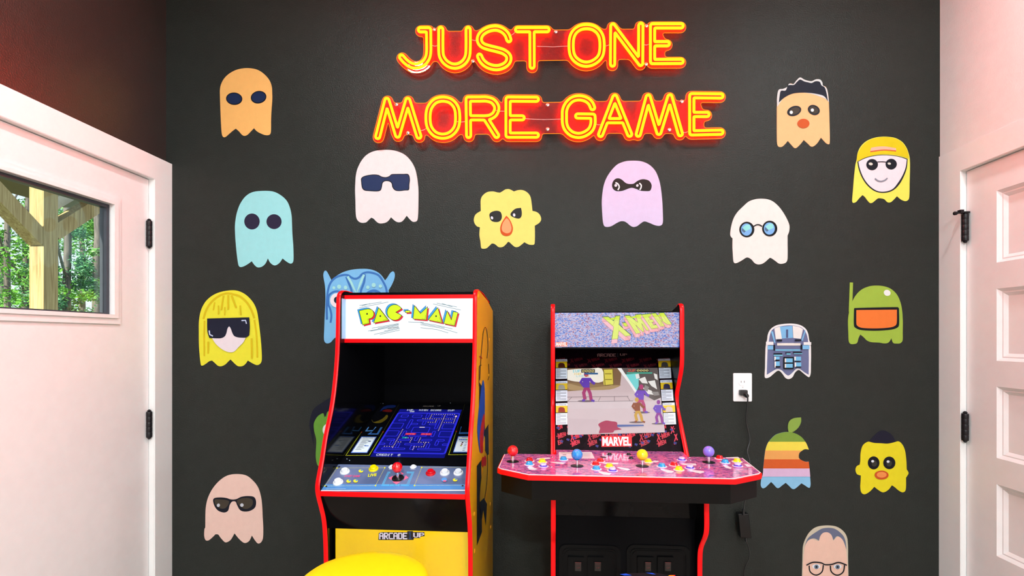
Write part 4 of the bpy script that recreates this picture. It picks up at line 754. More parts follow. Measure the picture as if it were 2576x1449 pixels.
# plain colour swooshes where the bezel carries cartoon art
A.poly(curve(parse('725,335 790,260 880,225 1010,222 1030,240 990,270 880,280 800,300 760,330'), 4), '#14245c'); A.poly(curve(parse('765,335 860,300 960,320 930,355 840,350'), 4), '#6a1414'); A.poly(curve(parse('570,500 610,545 740,500 800,460 850,410 880,430 850,490 740,560 620,560 580,530'), 4), '#6c5c18')
for x, y in ((98, 1250), (148, 1278), (785, 192), (2068, 183)): A.poly(ell(x, y, 9, 7, 8), '#b8c4d0', False)
A.n += 1
A.build('bezel_print', bz)
# control panel
PC = LPlane(xi0, 1.4928, .9529, 1.6226, 1.0017); CL = math.hypot(1.6226 - 1.4928, 1.0017 - .9529)
cpm = pattern('blue_grey_panel_print', [(.3, '#4c5c80'), (.5, '#5d6c92'), (.7, '#6f7ba2')], 7, rough=.22, coat=.35, detail=3)
cp = MB().prism([(.001, 0), (BW - .001, 0), (BW - .001, CL), (.001, CL)], -.012, 0, PC).build('control_panel', cpm, pac)
o8b = lambda x, y: PC.uv(800 + x / 6.44, 1150 + y / 6.44)
A = Art(PC, o8b, h0=.0002, rough=.25, coat=.3, ink='panel_print')
A.poly([(36, 535), (2388, 528), (2388, 545), (36, 547)], '#e8eef6'); A.poly([(110, 440), (2390, 440), (2390, 520), (50, 530)], '#4f86c4')
for a, b, n in (((308, 178), (1083, 172), 40), ((115, 468), (308, 178), 20), ((115, 468), (932, 462), 40), ((932, 462), (1083, 172), 20), ((1680, 168), (2405, 166), 36), ((1563, 462), (1680, 168), 20), ((1563, 462), (2385, 458), 40)):
    for k in range(n + 1): t = k / n; A.poly(ell(a[0] + (b[0] - a[0]) * t, a[1] + (b[1] - a[1]) * t, 5, 4, 6), '#e4e048', False)
for x, y in ((308, 178), (1083, 172), (115, 468), (932, 462), (1680, 168), (1563, 462)): A.poly(ell(x, y, 13, 11, 10), '#e8e020', False)
A.n += 1
for o_ in (0, 16, 32):
    A.line([(1170, 240 + o_ * .7), (1132 + o_ * .5, 240 + o_ * .7), (1030 + o_ * 1.1, 465 - o_ * .6), (1155, 465 - o_ * .6)], 5, '#5cc0ee', up=False); A.line([(1440, 240 + o_ * .7), (1555 - o_ * 1.0, 240 + o_ * .7), (1465 - o_ * .9, 465 - o_ * .6), (1345, 465 - o_ * .6)], 5, '#5cc0ee', up=False)
A.n += 1
for t in ([(1140, 338), (1215, 305), (1190, 378)], [(1468, 335), (1420, 298), (1385, 380)], [(1268, 445), (1205, 400), (1340, 400)], [(1390, 272), (1330, 240), (1360, 285)]): A.poly(t, '#f0688c')
A.text('START GAME', [(440, 296), (690, 296), (675, 328), (422, 328)], '#f0508c', .01); A.text('LIVE', [(820, 278), (955, 270), (945, 312), (806, 325)], '#e8e418', .03); A.text('MOVE', [(1180, 446), (1330, 446), (1318, 475), (1165, 475)], '#58c8f0', .02)
A.text('-VOL+', [(1495, 196), (1580, 196), (1574, 208), (1488, 208)], '#e8eef4', .02); A.text('OFF', [(1155, 196), (1205, 196), (1198, 208), (1148, 208)], '#e8eef4', .02); A.line([(132, 523), (450, 520)], 6, '#a8c8e8')
for x, y in ((695, 232), (497, 398), (610, 396), (2222, 380)): A.poly(ell(x, y, 38, 26, 12), '#e0d838'); A.poly(ell(x + 14, y - 10, 16, 11, 10), '#3a88c8')
A.poly(ell(2045, 378, 46, 34, 12), '#5a9ae0'); A.poly(ell(2052, 398, 30, 14, 10), '#f0688c')
A.build('panel_print', cp)
WB = '#e4e8f0'
for x, y, c, l in ((435, 240, WB, 'white button behind START GAME'), (325, 412, WB, 'white button nearest the left front corner'), (900, 195, '#ecd800', 'yellow button'), (1825, 262, '#d00818', 'red button'), (2055, 258, WB, 'white button next to the red one'), (2275, 258, WB, 'rightmost white button')):
    button(PC, 800 + x / 6.44, 1150 + y / 6.44, c, cp, r=.0128, hb=.0045, lab=l)
for x, y in ((1195, 160), (1543, 158)): button(PC, 800 + x / 6.44, 1150 + y / 6.44, '#dfe3ea', cp, r=.0085, hb=.002, nm='selector_switch')
for x, y in ((345, 160), (135, 478), (2342, 467)): MB().lathe([(.0032, 0), (.0032, .001), (.002, .0015)], onh(PC, 800 + x / 6.44, 1150 + y / 6.44), PC.n, 12).build('screw', BLACKM, cp, True)
joystick(PC, 1001, 1203, '#e20a14', cp, H=.036, rb=.0162, rbase=.0185, lab='red ball joystick')
lbox(MB(), xi0 + .001, xi1 - .001, 1.4885, 1.4985, .9400, .9535).build('panel_lip', RED, pac)
lprism(MB(), [(1.499, .9405), (1.577, .812), (1.590, .812), (1.60, .93), (1.55, .948)], xi0 + .001, xi1 - .001).build('upper_front_panel', BLACKG, pac)
kick = lbox(MB(), xi0 + .011, xi1 - .001, 1.577, 1.590, .01, .8115).build('lower_front_panel', mat('yellow_front_print', '#e8bf0c', .25, coat=.3, vary=.04, vscale=8), pac); kick['label'] = 'mustard yellow lower front panel'
PK = LPlane(xi0, 1.5768, 0, 1.5768, 1)
def logo(P, fm, x0_, y0_, x1_, y1_, parent, body='#d8d0e4', edge='#181820', h0=.0003, emit=0, shadow=True):
    A = Art(P, fm, h0=h0, ink='logo_print', emit=emit); w_ = x1_ - x0_; hh = y1_ - y0_
    if shadow:
        A.poly([(x0_ - .02 * w_, y1_ + .14 * hh), (x0_ - .01 * w_, y0_ + .05 * hh), (x0_ + .05 * w_, y0_ - .08 * hh), (x0_ + .62 * w_, y0_ - .08 * hh), (x0_ + .64 * w_, y0_ - .25 * hh), (x0_ + .76 * w_, y0_ - .25 * hh), (x0_ + .76 * w_, y0_ - .1 * hh), (x1_ + .015 * w_, y0_ - .1 * hh), (x1_ + .02 * w_, y0_ + .55 * hh), (x0_ + .93 * w_, y0_ + .6 * hh), (x0_ + .92 * w_, y0_ + .85 * hh), (x0_ + .78 * w_, y0_ + .85 * hh), (x0_ + .77 * w_, y1_ + .14 * hh)], edge)
        A.pix('1', [(x0_ + .64 * w_, y0_ - .15 * hh), (x0_ + .75 * w_, y0_ - .15 * hh), (x0_ + .75 * w_, y1_), (x0_ + .64 * w_, y1_)], '#20406c')
    else: A.pix('1', [(x0_ + .65 * w_, y0_ - .15 * hh), (x0_ + .73 * w_, y0_ - .15 * hh), (x0_ + .73 * w_, y1_), (x0_ + .65 * w_, y1_)], '#24303c')
    A.pix('ARCADE', [(x0_, y0_), (x0_ + .62 * w_, y0_), (x0_ + .62 * w_, y1_), (x0_, y1_)], body, .55); A.pix('UP', [(x0_ + .765 * w_, y0_), (x1_, y0_), (x1_, y0_ + .72 * hh), (x0_ + .765 * w_, y0_ + .72 * hh)], body, .5)
    return A.build('maker_logo', parent)
logo(PK, PK.uv, 954, 1340, 1066, 1356, kick)
# printed side art, plain colour shapes
PS = Plane(W3(x1, 1.9, 0), AX, UP)
A = Art(PS, lambda x, y: PS.uv(1160 + x / 1.99, 720 + y / 1.99), h0=.0004, rough=.25, coat=.3, ink='side_print')
A.poly([(90, 480), (115, 520), (120, 760), (88, 690)], '#16181f'); A.poly([(78, 900), (100, 870), (104, 1230), (78, 1300)], '#191b24'); A.poly([(118, 720), (136, 690), (138, 840), (120, 860)], '#20304c')
A.poly(curve(parse('108,470 116,500 118,560 116,700 104,830 92,830 80,730 84,650 96,540'), 4), '#1d5ad6'); A.poly(curve(parse('112,640 118,660 110,760 108,830 96,835 92,760 100,690'), 4), '#e01420')
A.poly(curve(parse('118,820 130,850 130,930 124,1010 112,1080 98,1120 92,1060 100,960 112,900'), 4), '#e8b818'); A.poly(ell(108, 880, 7, 26), '#e01420'); A.poly(ell(118, 875, 7, 26), '#e01420')
A.line(curve(parse('118,820 130,850 130,930 124,1010 112,1080 98,1120'), 4, False), 3, '#101018'); A.poly([(92, 1080), (112, 1060), (128, 1090), (122, 1200), (110, 1120), (100, 1180)], '#14203a')
for s_ in ('92,470 96,380 108,240 118,205 128,230 133,300 128,360', '88,500 90,400 100,395', '136,390 138,450 132,470'): A.line(curve(parse(s_), 4, False), 2.2, '#22202a', up=False)
for a, b in (((90, 352), (102, 360)),): A.line([a, b], 4, '#c8202c', up=False)
A.build('side_print', pac)
for x_, y_ in ((66, 1140), (68, 1325), (146, 1090), (148, 1205), (142, 268), (138, 445), (88, 50)):
    c = PS.pt(*PS.uv(1160 + x_ / 1.99, 720 + y_ / 1.99)); MB().lathe([(.007, 0), (.007, .001), (.004, .002), (0, .0022)], c, -PS.n if (W3(1, 0, 0) - W3(0, 0, 0)).dot(PS.n) < 0 else PS.n, 14).build('bolt_cap', mat('yellow_bolt_cap', '#f0a818', .3), pac, True)
# ================================================================ the black four player cabinet
bx0, bx1 = .0015, .4675; bi0, bi1 = bx0 + .0135, bx1 - .0135; R2 = 2.105; DH = 1.0185
M = Matrix.Translation(W3((bx0 + bx1) / 2, 1.86, 0))
xm = empty('arcade_cabinet', M, 'black red-edged arcade cabinet with wide four player control deck, right of the pair', 'arcade cabinet', 'arcade cabinets against the dark wall')
up_ = curve([(1.905, 1.523, False), (1.880, 1.529, False), (1.862, 1.520, False), (1.857, 1.495, False), (1.857, 1.42, False), (1.857, 1.345, False), (1.866, 1.30, False), (1.895, 1.255, False), (1.925, 1.215, False), (1.934, 1.185, False), (1.922, 1.15, False), (1.86, 1.085, False), (1.80, 1.02, False), (1.77, .985, False)], 5, False)
lo_ = curve([(1.60, .962, True), (1.572, .945, False), (1.570, .90, False), (1.570, .845, False), (1.585, .815, False), (1.625, .770, False), (1.638, .735, False), (1.640, .66, False), (1.640, .004, False)], 5, False)
for a, b in ((bx0, bi0), (bi1, bx1)):
    lprism(MB(), up_ + lo_ + [(R2, .004), (R2, 1.49)], a, b).build('side_panel', BLACK, xm)
    strip(MB(), up_, a - .0005, b + .0005).build('edge_molding', RED, xm, True); strip(MB(), lo_, a - .0005, b + .0005).build('edge_molding', RED, xm, True)
XD = 1.868; xz0, xz1 = LP(1550, 873.5, XD)[2], LP(1550, 786.5, XD)[2]
bt = MB(); lbox(bt, bi0, bi1, XD - .002, R2, xz1 + .0005, xz1 + .004); lbox(bt, bi0, bi1, R2 - .012, R2, .1, xz1); lbox(bt, bi0, bi1, XD, R2 - .06, xz0 - .006, xz0 - .001); bt.build('carcass_panel', BLACK, xm)
mqm = pattern('backlit_marquee_print', [(.34, '#1c50c8'), (.44, '#3f7ae0'), (.49, '#c4ccf6'), (.54, '#ead8f0'), (.59, '#a85898'), (.68, '#702a70')], 120, emit=.72, rough=.3, stretch=(1, 1, 2.0), detail=8, distortion=.6)
mq2 = lbox(MB(), bi0 + .0005, bi1 - .0005, XD, XD + .012, xz0, xz1).build('marquee', mqm, xm); mq2['label'] = 'backlit blue and magenta marquee with X-MEN lettering'
PX = LPlane(bx0, XD - .0002, 0, XD - .0002, 1); o4 = lambda x, y: PX.uv(1380 + x / 7.36, 770 + y / 7.36)
A = Art(PX, o4, emit=.85, h0=.0003, ink='marquee_ink')
for L, _ in XLOGO: A.line([(x, y - 6) for x, y in L], 14, '#2a6a50', True, False)
A.n += 1
def extr(A, L, dx, dy, c1, c2):
    for k in range(len(L)):
        a, b = L[k], L[(k + 1) % len(L)]; A.poly([a, b, (b[0] + dx, b[1] + dy), (a[0] + dx, a[1] + dy)], c1 if k % 2 else c2, False)
    A.n += 1
for (L, _), e in zip(XLOGO, (82, 55, 72, 62, 62)):
    extr(A, L, -12, e, '#f2b8c4', '#f0a8b0'); A.line([(x - 12, y + e) for x, y in L], 4, '#a03858', True, False); A.poly(L, '#dcea6a'); A.poly([p for p in clipY(L, 0, min(p[1] for p in L) + 70)], '#cfe628'); A.line(L, 5, '#6c7820', True)
A.build('title_lettering', mq2); A = Art(PX, o4, emit=.85, h0=.0003, ink='marquee_ink')
A.poly([(135, 665), (345, 665), (345, 748), (135, 748)], '#f06a3c'); A.text('MARVEL', [(140, 670), (338, 670), (338, 740), (140, 740)], '#ffffff', .03)
A.build('maker_badge', mq2); A = Art(PX, o4, emit=.85, h0=.0003, ink='marquee_ink')
for k in range(2): A.line([(2075, 722 + 26 * k), (2380 - 90 * k, 722 + 26 * k)], 7, '#d8e8f8', up=False)
A.line([(135, 762), (240, 762)], 6, '#d8e8f8', up=False); A.text('TM', [(2165, 140), (2195, 140), (2195, 156), (2165, 156)], '#7ab040')
A.build('marquee_print', mq2)
# bezel and screen
BZD0, BZD1 = 1.815, 2.035; zb0 = LP(1550, 1137, BZD0)[2]; zb1 = LP(1550, 877, BZD1)[2]
PZ = LPlane(bi0, BZD0, zb0, BZD1, zb1); ZL = math.hypot(BZD1 - BZD0, zb1 - zb0); ZW = bi1 - bi0
bz2 = MB().prism([(.0005, 0), (ZW - .0005, 0), (ZW - .0005, ZL + .02), (.0005, ZL + .02)], -.01, 0, PZ).build('display_bezel', mat('dark_bezel_print', '#10040c', .25, spec=.12, vary=.3), xm)
o6 = lambda x, y: PZ.uv(1360 + x / 3.45, 740 + y / 3.45)
A = Art(PZ, o6, h0=.0003, rough=.3, ink='bezel_print')
def xpat(y0_, hgt, cols, xs, xe, stepx):
    x = xs; k = 0
    while x < xe:
        for L, _ in XLOGO:
            q = [((px - 1000) * stepx * .80 / 1275 , (py - 120) * hgt / 500) for px, py in L]; q = [(x + a + (hgt - b) * .25, y0_ + b - a * .05 + 10) for a, b in q]
            if min(p[0] for p in q) > 126 and max(p[0] for p in q) < 1195 and min(p[1] for p in q) > 480 and max(p[1] for p in q) < 1335: A.poly(q, cols[k % len(cols)], False)
        x += stepx; k += 1
for r in range(3): xpat(1125 + r * 66, 80, ('#a8122e', '#b81838', '#98102c'), 60 + (r % 2) * 30, 1195, 150)
for r in range(2): xpat(545 + r * 50, 44, ('#4c0814', '#400610'), 90 + r * 40, 1100, 150)  # upper rows inked darker, the shading at the top put into colour
A.n += 1
for k in range(26): x_, y_ = 140 + (k * 197) % 1040, 1150 + (k * 71) % 170; A.poly([(x_, y_), (x_ + 26, y_ + 6), (x_ + 18, y_ + 26), (x_ - 4, y_ + 14)], '#1c1c6c', False)
A.n += 1
A.poly([(528, 1230), (790, 1228), (793, 1322), (528, 1326)], '#d01420'); A.text('MARVEL', [(536, 1240), (782, 1238), (784, 1316), (536, 1318)], '#eef2f6', .035)
A.n += 2
def xcard(xa, ya, xb, yb, yc, yd, name, sh, c):
    A.poly([(xa, ya), (xb, ya - 3), (xb + 2, yb - 2), (xa, yb)], '#c9d2e6'); A.text(name, [(xa + 3, ya + 2), (xa + min(90, 12 * len(name)), ya + 1), (xa + min(90, 12 * len(name)), yb - 5), (xa + 3, yb - 4)], '#181c28')
    A.poly([(xa + sh * .2, yb), (xb + sh * .2, yb - 2), (xb + sh * .5, yc - 3), (xa + sh * .4, yc)], '#c8aa10'); m_ = (xa + xb) / 2 + sh * .4; A.poly([(m_ - 30, yc - 2), (m_ - 26, yb + 18), (m_ - 10, yb + 10), (m_ + 14, yb + 12), (m_ + 26, yb + 22), (m_ + 32, yc - 3)], c)
    A.poly([(xa + sh * .5, yc + 6), (xb + sh * .5, yc + 4), (xb + sh, yd - 3), (xa + sh, yd)], '#ccd4e2')
    for k in range(9):
        y_ = yc + 14 + k * (yd - yc - 26) / 8; o_ = sh * (.5 + .5 * k / 9); A.line([(xa + 6 + o_, y_), (xa + (88 if k % 3 else 40) + o_, y_ - 1)], 3.2, '#48505c', up=False)
    A.n += 1
xcard(132, 567, 230, 587, 640, 738, 'Cyclops', 0, '#46180c'); xcard(132, 757, 232, 777, 832, 932, 'Colossus', 0, '#8c8c84'); xcard(132, 950, 232, 972, 1030, 1137, 'Wolverine', 0, '#7c2010')
xcard(1018, 565, 1122, 583, 637, 735, 'Storm', 12, '#3a3a3c'); xcard(1036, 750, 1138, 772, 828, 932, 'Nightcrawler', 14, '#1c1a40'); xcard(1056, 948, 1160, 970, 1030, 1137, 'Dazzler', 14, '#b4a8a0')
A.build('bezel_print', bz2)
logo(PZ, o6, 492, 517, 748, 543, bz2, body='#8a6a68', h0=.0012, shadow=False)
sq = [o6(232, 645), o6(1015, 642), o6(1077, 1200), o6(235, 1222)]; s2 = MB().prism(sq[::-1], 0, .0012, PZ).build('screen', mat('lit_screen', '#d6c6ca', .2, emit=.88, coat=.15, vary=.03), xm); s2['label'] = 'pale screen with a side-scrolling street brawl'
A = Art(PZ, o6, h0=.0016, emit=.88, ink='screen_ink')
A.poly([(232, 645), (1015, 642), (1043, 900), (960, 930), (232, 915)], '#c9b3b6'); A.poly([(232, 645), (690, 644), (700, 700), (690, 790), (232, 775)], '#7c5c40'); A.poly(curve(parse('232,660* 330,650 420,650 530,648 540,760 400,765 300,760 232,745*'), 3), '#efe9dc')
A.poly([(232, 770), (700, 790), (640, 815), (232, 845)], '#8e7048'); A.poly(curve(parse('240,780 330,800 420,815 560,800 690,795 600,830 400,835 250,830'), 3), '#a98c60')
A.poly([(545, 655), (625, 652), (632, 785), (622, 792), (560, 795), (545, 785)], '#d8c84c'); A.line([(545, 655), (625, 652), (632, 785), (560, 795)], 6, '#6c5c20', True); A.rect(558, 690, 615, 698, '#8a7820'); A.rect(560, 740, 618, 747, '#8a7820')
A.poly([(690, 645), (1015, 642), (1043, 900), (985, 925), (905, 880), (850, 860)], '#5c5250'); A.poly([(735, 700), (850, 690), (850, 800), (830, 850), (770, 770)], '#78d4d4'); A.poly([(665, 645), (700, 645), (850, 868), (820, 860), (760, 770)], '#f0eeec')
for p in (((850, 740), (905, 720), (930, 780), (880, 775)), ((930, 760), (990, 750), (1010, 830), (960, 800)), ((880, 810), (960, 840), (1000, 880), (930, 870)), ((820, 700), (850, 690), (860, 730), (830, 740)), ((980, 690), (1010, 700), (1015, 750), (990, 735))): A.poly(list(p), '#e8e4e0', False)
A.n += 1
for p in (((905, 790), (940, 810), (925, 850), (895, 830)), ((960, 850), (1020, 850), (1030, 880), (985, 885)), ((860, 800), (880, 790), (890, 820), (870, 830))): A.poly(list(p), '#8f8a88', False)
A.n += 1
for a, b in (((232, 897), (760, 890)), ((232, 935), (800, 930)), ((270, 897), (235, 935)), ((400, 895), (375, 934)), ((520, 893), (500, 933)), ((640, 890), (640, 932)), ((750, 888), (775, 931))): A.line([a, b], 4, '#7c6c70', up=False)
A.poly([(233, 1000), (1054, 990), (1077, 1200), (235, 1222)], '#d0bcc0'); A.poly([(232, 1080), (500, 1090), (480, 1215), (235, 1222)], '#cbb6bb')
def fighter(cx, cy, s_, c1, c2, lean=0):
    """plain blocky game figure"""
    A.poly(ell(cx + lean * 60 * s_, cy + 212 * s_, 75 * s_, 9 * s_, 16), '#6a5a60')
    for L, w_, c in (([(0, 90), (-22, 140), (-10, 200)], 30, c1), ([(10, 90), (34, 145), (44, 205)], 28, c1), ([(-10, 203), (-36, 208)], 18, c2), ([(44, 205), (72, 212)], 18, c2), ([(0, 10), (0, 95)], 58, c2), ([(-26, 15), (-48, 48), (-24, 78)], 24, c2), ([(26, 15), (56, 52), (76, 62)], 24, c2)): A.poly(ribbon([(cx + (x + lean * (100 - y) * .3) * s_, cy + y * s_) for x, y in L], w_ * s_), c)
    A.poly(ell(cx + lean * 34 * s_, cy - 20 * s_, 20 * s_, 24 * s_, 12), c1)
fighter(395, 720, 1.0, '#a02868', '#5a30a8'); fighter(865, 830, .95, '#b03870', '#6a3cb4', .2); fighter(1020, 960, .80, '#8c3090', '#6a40b8'); fighter(838, 940, .84, '#c89a38', '#8c4420', -.2)
A.poly(curve(parse('500,1135 560,1105 610,1110 660,1120 665,1160 700,1180 640,1190 625,1208 540,1212 505,1212 515,1170'), 4), '#a82850'); A.poly([(660, 1140), (890, 1140), (895, 1152), (665, 1160)], '#4a62a0')
A.rect(352, 660, 470, 690, '#181818'); A.rect(826, 658, 940, 684, '#181818'); A.pix('1UP', [(275, 664), (345, 664), (345, 688), (275, 688)], '#48c8d8'); A.pix('0000', [(360, 666), (462, 666), (462, 686), (360, 686)], '#e8d890'); A.pix('X0', [(290, 692), (350, 692), (350, 710), (290, 710)], '#e8c850'); A.rect(380, 692, 496, 706, '#2c5c8c'); A.pix('LIVE', [(310, 712), (375, 712), (375, 728), (310, 728)], '#68c8d8'); A.pix('00', [(385, 712), (420, 712), (420, 728), (385, 728)], '#d89040')
A.pix('2UP', [(755, 662), (820, 662), (820, 684), (755, 684)], '#e85840'); A.pix('0000', [(832, 663), (932, 663), (932, 681), (832, 681)], '#e8d890'); A.rect(745, 688, 965, 700, '#48a890')
A.build('screen_image', s2)
# wide control deck
PD = Plane((0, 0, DH), (1, 0, 0), (0, 1, 0))
def dk(px, py): p = hit(px, py, PD.o, PD.n); return (p.x, p.y)
def shrink(P, k):
    cx = sum(p[0] for p in P) / len(P); cy = sum(p[1] for p in P) / len(P); return [(cx + (x - cx) * (1 - k), cy + (y - cy) * (1 - k * 2)) for x, y in P]
hw = .387; cxx = (bx0 + bx1) / 2
fl, fr = LP(1327, 1199.5, 0, DH), LP(1846, 1202.5, 0, DH); fd = (fl[1] + fr[1]) / 2; ml, mr = LP(1248.5, 1184.5, 0, DH), LP(1910.5, 1186.5, 0, DH); md = (ml[1] + mr[1]) / 2; bl, br = LP(1267.7, 1146, 0, DH), LP(1857.7, 1147.3, 0, DH); bd_ = (bl[1] + br[1]) / 2
dpoly = [(fl[0], fd), (fr[0], fd), (mr[0] - .010, md - .008), (mr[0], md + .006), (br[0] + .003, bd_ - .008), (br[0] - .008, bd_), (bi1 - .001, bd_), (bi1 - .001, 1.812), (bi0 + .001, 1.812), (bi0 + .001, bd_), (bl[0] + .008, bd_), (bl[0] - .002, bd_ - .010), (ml[0], md + .006), (ml[0] + .010, md - .008)]
dw = [(W3(x, d, 0).x, W3(x, d, 0).y) for x, d in dpoly]
dkm = pattern('deck_print', [(.30, '#3a2858'), (.40, '#74508c'), (.48, '#b060a8'), (.55, '#e0588c'), (.60, '#eaa0c0'), (.66, '#9a68b8'), (.75, '#5a5498')], 62, rough=.13, coat=.6, stretch=(1, 2.5, 1), detail=9, distortion=.8)
deck = MB().prism(dw, -.014, -.0002, PD).build('control_deck', RED, xm); deck['label'] = 'wide red-edged four player control deck'
din = []
_c = (cxx, 1.58)
for x, d in dpoly: din.append((x + (-.0035 if x > cxx else .0035), d + (.0035 if d < 1.6 else -.0015)))
MB().prism([(W3(x, d, 0).x, W3(x, d, 0).y) for x, d in din], -.0002, .0012, PD).build('deck_overlay', dkm, deck)
el = [din[i] for i in (11, 12, 13, 0, 1, 2, 3, 4)]; el3 = [W3(x, d, DH + .001) for x, d in el]; MB().tube(el3, .0013, False, 6).build('overlay_border', mat('white_border', '#f4f0f2', .3), deck)
ap = [(x + (-.011 if x > cxx else .011), d + .010) for x, d in (dpoly[0], dpoly[1], dpoly[3], dpoly[5], dpoly[10], dpoly[12])]
q = MB(); PA = PD; q.prism([(W3(x, d, 0).x, W3(x, d, 0).y) for x, d in ap], -.014 - .058, -.014, PA); q.build('deck_apron', mat('dark_deck_apron', (.0025, .002, .002), .30, vary=.05, spec=.12), xm)
P5 = lambda x, y: (1240 + x / 7.576, 1110 + y / 7.576); P6 = lambda x, y: (1560 + x / 7.156, 1110 + y / 7.156)
PDt = Plane((0, 0, DH + .0012), (1, 0, 0), (0, 1, 0))
A = Art(PDt, PDt.uv, h0=.0005, rough=.2, coat=.4, ink='deck_print_white'); WH = '#f2ecf2'
def tabs(f, L):
    for p in L: t_ = Art(PDt, PDt.uv, h0=.0002, rough=.2, coat=.4, ink='deck_print_white'); t_.poly([f(*q) for q in p], WH); t_.build('button_label' if p[0][1] != 208 else 'instruction_card', deck)
tabs(P5, [[(820, 350), (850, 325), (1080, 310), (1095, 335)], [(655, 500), (690, 475), (760, 485), (800, 515), (862, 530), (800, 550), (700, 545)], [(1088, 400), (1130, 392), (1300, 400), (1388, 412), (1330, 440), (1180, 420)], [(1258, 208), (1880, 205), (1942, 330), (1262, 330)], [(2080, 420), (2150, 405), (2395, 412), (2380, 440), (2180, 440)], [(2355, 498), (2400, 492), (2576, 520), (2620, 545), (2560, 560), (2440, 535)], [(2005, 565), (2060, 572), (2265, 615), (2220, 645), (2110, 640), (2020, 595)]])
tabs(P6, [[(1085, 415), (1140, 400), (1360, 402), (1375, 435), (1150, 432)], [(1205, 515), (1300, 515), (1500, 540), (1518, 560), (1440, 582), (1300, 550)], [(725, 490), (800, 505), (975, 540), (930, 570), (850, 565), (740, 520)], [(1900, 290), (2120, 282), (2160, 310), (1910, 308)], [(2230, 410), (2300, 412), (2370, 455), (2290, 462)], [(1845, 430), (1900, 425), (2010, 480), (1990, 500), (1900, 480)], [(600, 350), (680, 352), (705, 370), (640, 382), (590, 372)]])
A.text('INSTRUCTIONS', [P5(1290, 220), P5(1500, 220), P5(1500, 234), P5(1288, 234)], '#c88820', .02)
for k in range(5): A.line([P5(1540, 240 + k * 17), P5(1860, 240 + k * 17)], .5, '#a8a0b0', up=False)
A.line([P5(1330, 262), P5(1395, 262)], .8, '#501828')
A.build('card_lettering', deck)
BC = {'r': ('#d80a14', '#f0e6ec'), 'y': ('#f0dc00', '#f4f0e0'), 'c': ('#28a0dc', '#f0ecf4'), 'l': ('#cfc0ec', '#e6dcf4'), 'k': ('#08080a', '#101012')}
ppx = 0
for f, L in ((P5, [('r', 698, 378), ('y', 940, 398), ('c', 695, 444), ('l', 962, 478), ('c', 1345, 352), ('r', 2045, 385), ('r', 1960, 448), ('y', 2220, 488), ('c', 1972, 532), ('l', 2280, 562)]), (P6, [('y', 505, 370), ('c', 750, 455), ('r', 970, 432), ('y', 1058, 515), ('l', 1255, 482), ('l', 1110, 338), ('r', 1790, 312), ('c', 1888, 385), ('y', 2105, 368), ('l', 2115, 445)])):
    for t, x, y in L:
        c = onh(PDt, *f(x, y)); rr = .0128
        o = MB().lathe([(rr * 1.25, 0), (rr * 1.25, .0008), (rr * .9, .001)], c, UP, 28).build('button', mat('button_plastic', BC[t][1], .2, coat=.5, vary=.01), deck, True); o['label'] = {'r': 'red', 'y': 'yellow', 'c': 'light blue', 'l': 'lilac'}[t] + ' button'
        rg = {'r': '#d80a14', 'y': '#f0dc00', 'c': '#1c90d4', 'l': '#4a30c0'}[t]
        MB().lathe([(rr * .92, .0008), (rr * .92, .003), (rr * .8, .0045)], c, UP, 28).build('collar', mat('button_plastic', rg, .2, coat=.5, vary=.01), o, True)
        MB().lathe([(rr * .74, .003), (rr * .72, .0085), (rr * .62, .0098), (0, .0092)], c, UP, 28).build('plunger', mat('button_plastic', BC[t][0], .2, coat=.6, vary=.01), o, True)
for f, x, y, hh in ((P5, 2105, 306, .001), (P5, 2222, 250, .006), (P6, 152, 240, .006), (P6, 195, 310, .007)):
    MB().lathe([(.0095, 0), (.0095, .001), (.006, .0015), (.0055, hh), (.0, hh + .0005)], onh(PDt, *f(x, y)), UP, 24).build('black_button', mat('black_button_plastic', (.01, .01, .012), .15, coat=.7), deck, True)
for f, x, y in ((P5, 1130, 300), (P5, 1180, 355), (P5, 1118, 488), (P5, 1880, 380), (P6, 1250, 290), (P6, 1265, 342), (P6, 1440, 478)): MB().lathe([(.0034, 0), (.0030, .0014), (0, .002)], onh(PDt, *f(x, y)), UP, 14).build('screw', CHROME, deck, True)
for f, x, y, c, l, H_ in ((P5, 378, 390, '#dc0a14', 'red ball joystick', .0345), (P5, 1603, 473, '#1e86d8', 'blue ball joystick', .0345), (P6, 398, 448, '#f0ce00', 'yellow ball joystick', .0345), (P6, 1595, 382, '#8070e0', 'lilac ball joystick', .0345)): joystick(PDt, *f(x, y), c, deck, H=H_, rb=.0172, lab=l)
# lower body
lprism(MB(), [(1.64, .945), (1.655, .845), (1.665, .845), (1.72, .945)], bi0, bi1).build('upper_front_panel', BLACKG, xm)
zf = 1.672
lf = lbox(MB(), bi0, bi1, zf, zf + .012, .01, .845).build('lower_front_panel', BLACK, xm)
PF = LPlane(bi0, zf - .0003, 0, zf - .0003, 1); o7 = lambda x, y: PF.uv(1380 + x / 6.44, 1340 + y / 6.44)
RIDGE = mat('black_moulded_plastic', (.0025, .0025, .003), .25, spec=.09)
def rrect(x0_, y0_, x1_, y1_, r, n=6):
    p = []
    for cx, cy, a0 in ((x1_ - r, y1_ - r, 0), (x0_ + r, y1_ - r, 90), (x0_ + r, y0_ + r, 180), (x1_ - r, y0_ + r, 270)): p += [(cx + r * math.cos(math.radians(a0 + 90 * k / n)), cy + r * math.sin(math.radians(a0 + 90 * k / n))) for k in range(n + 1)]
    return p
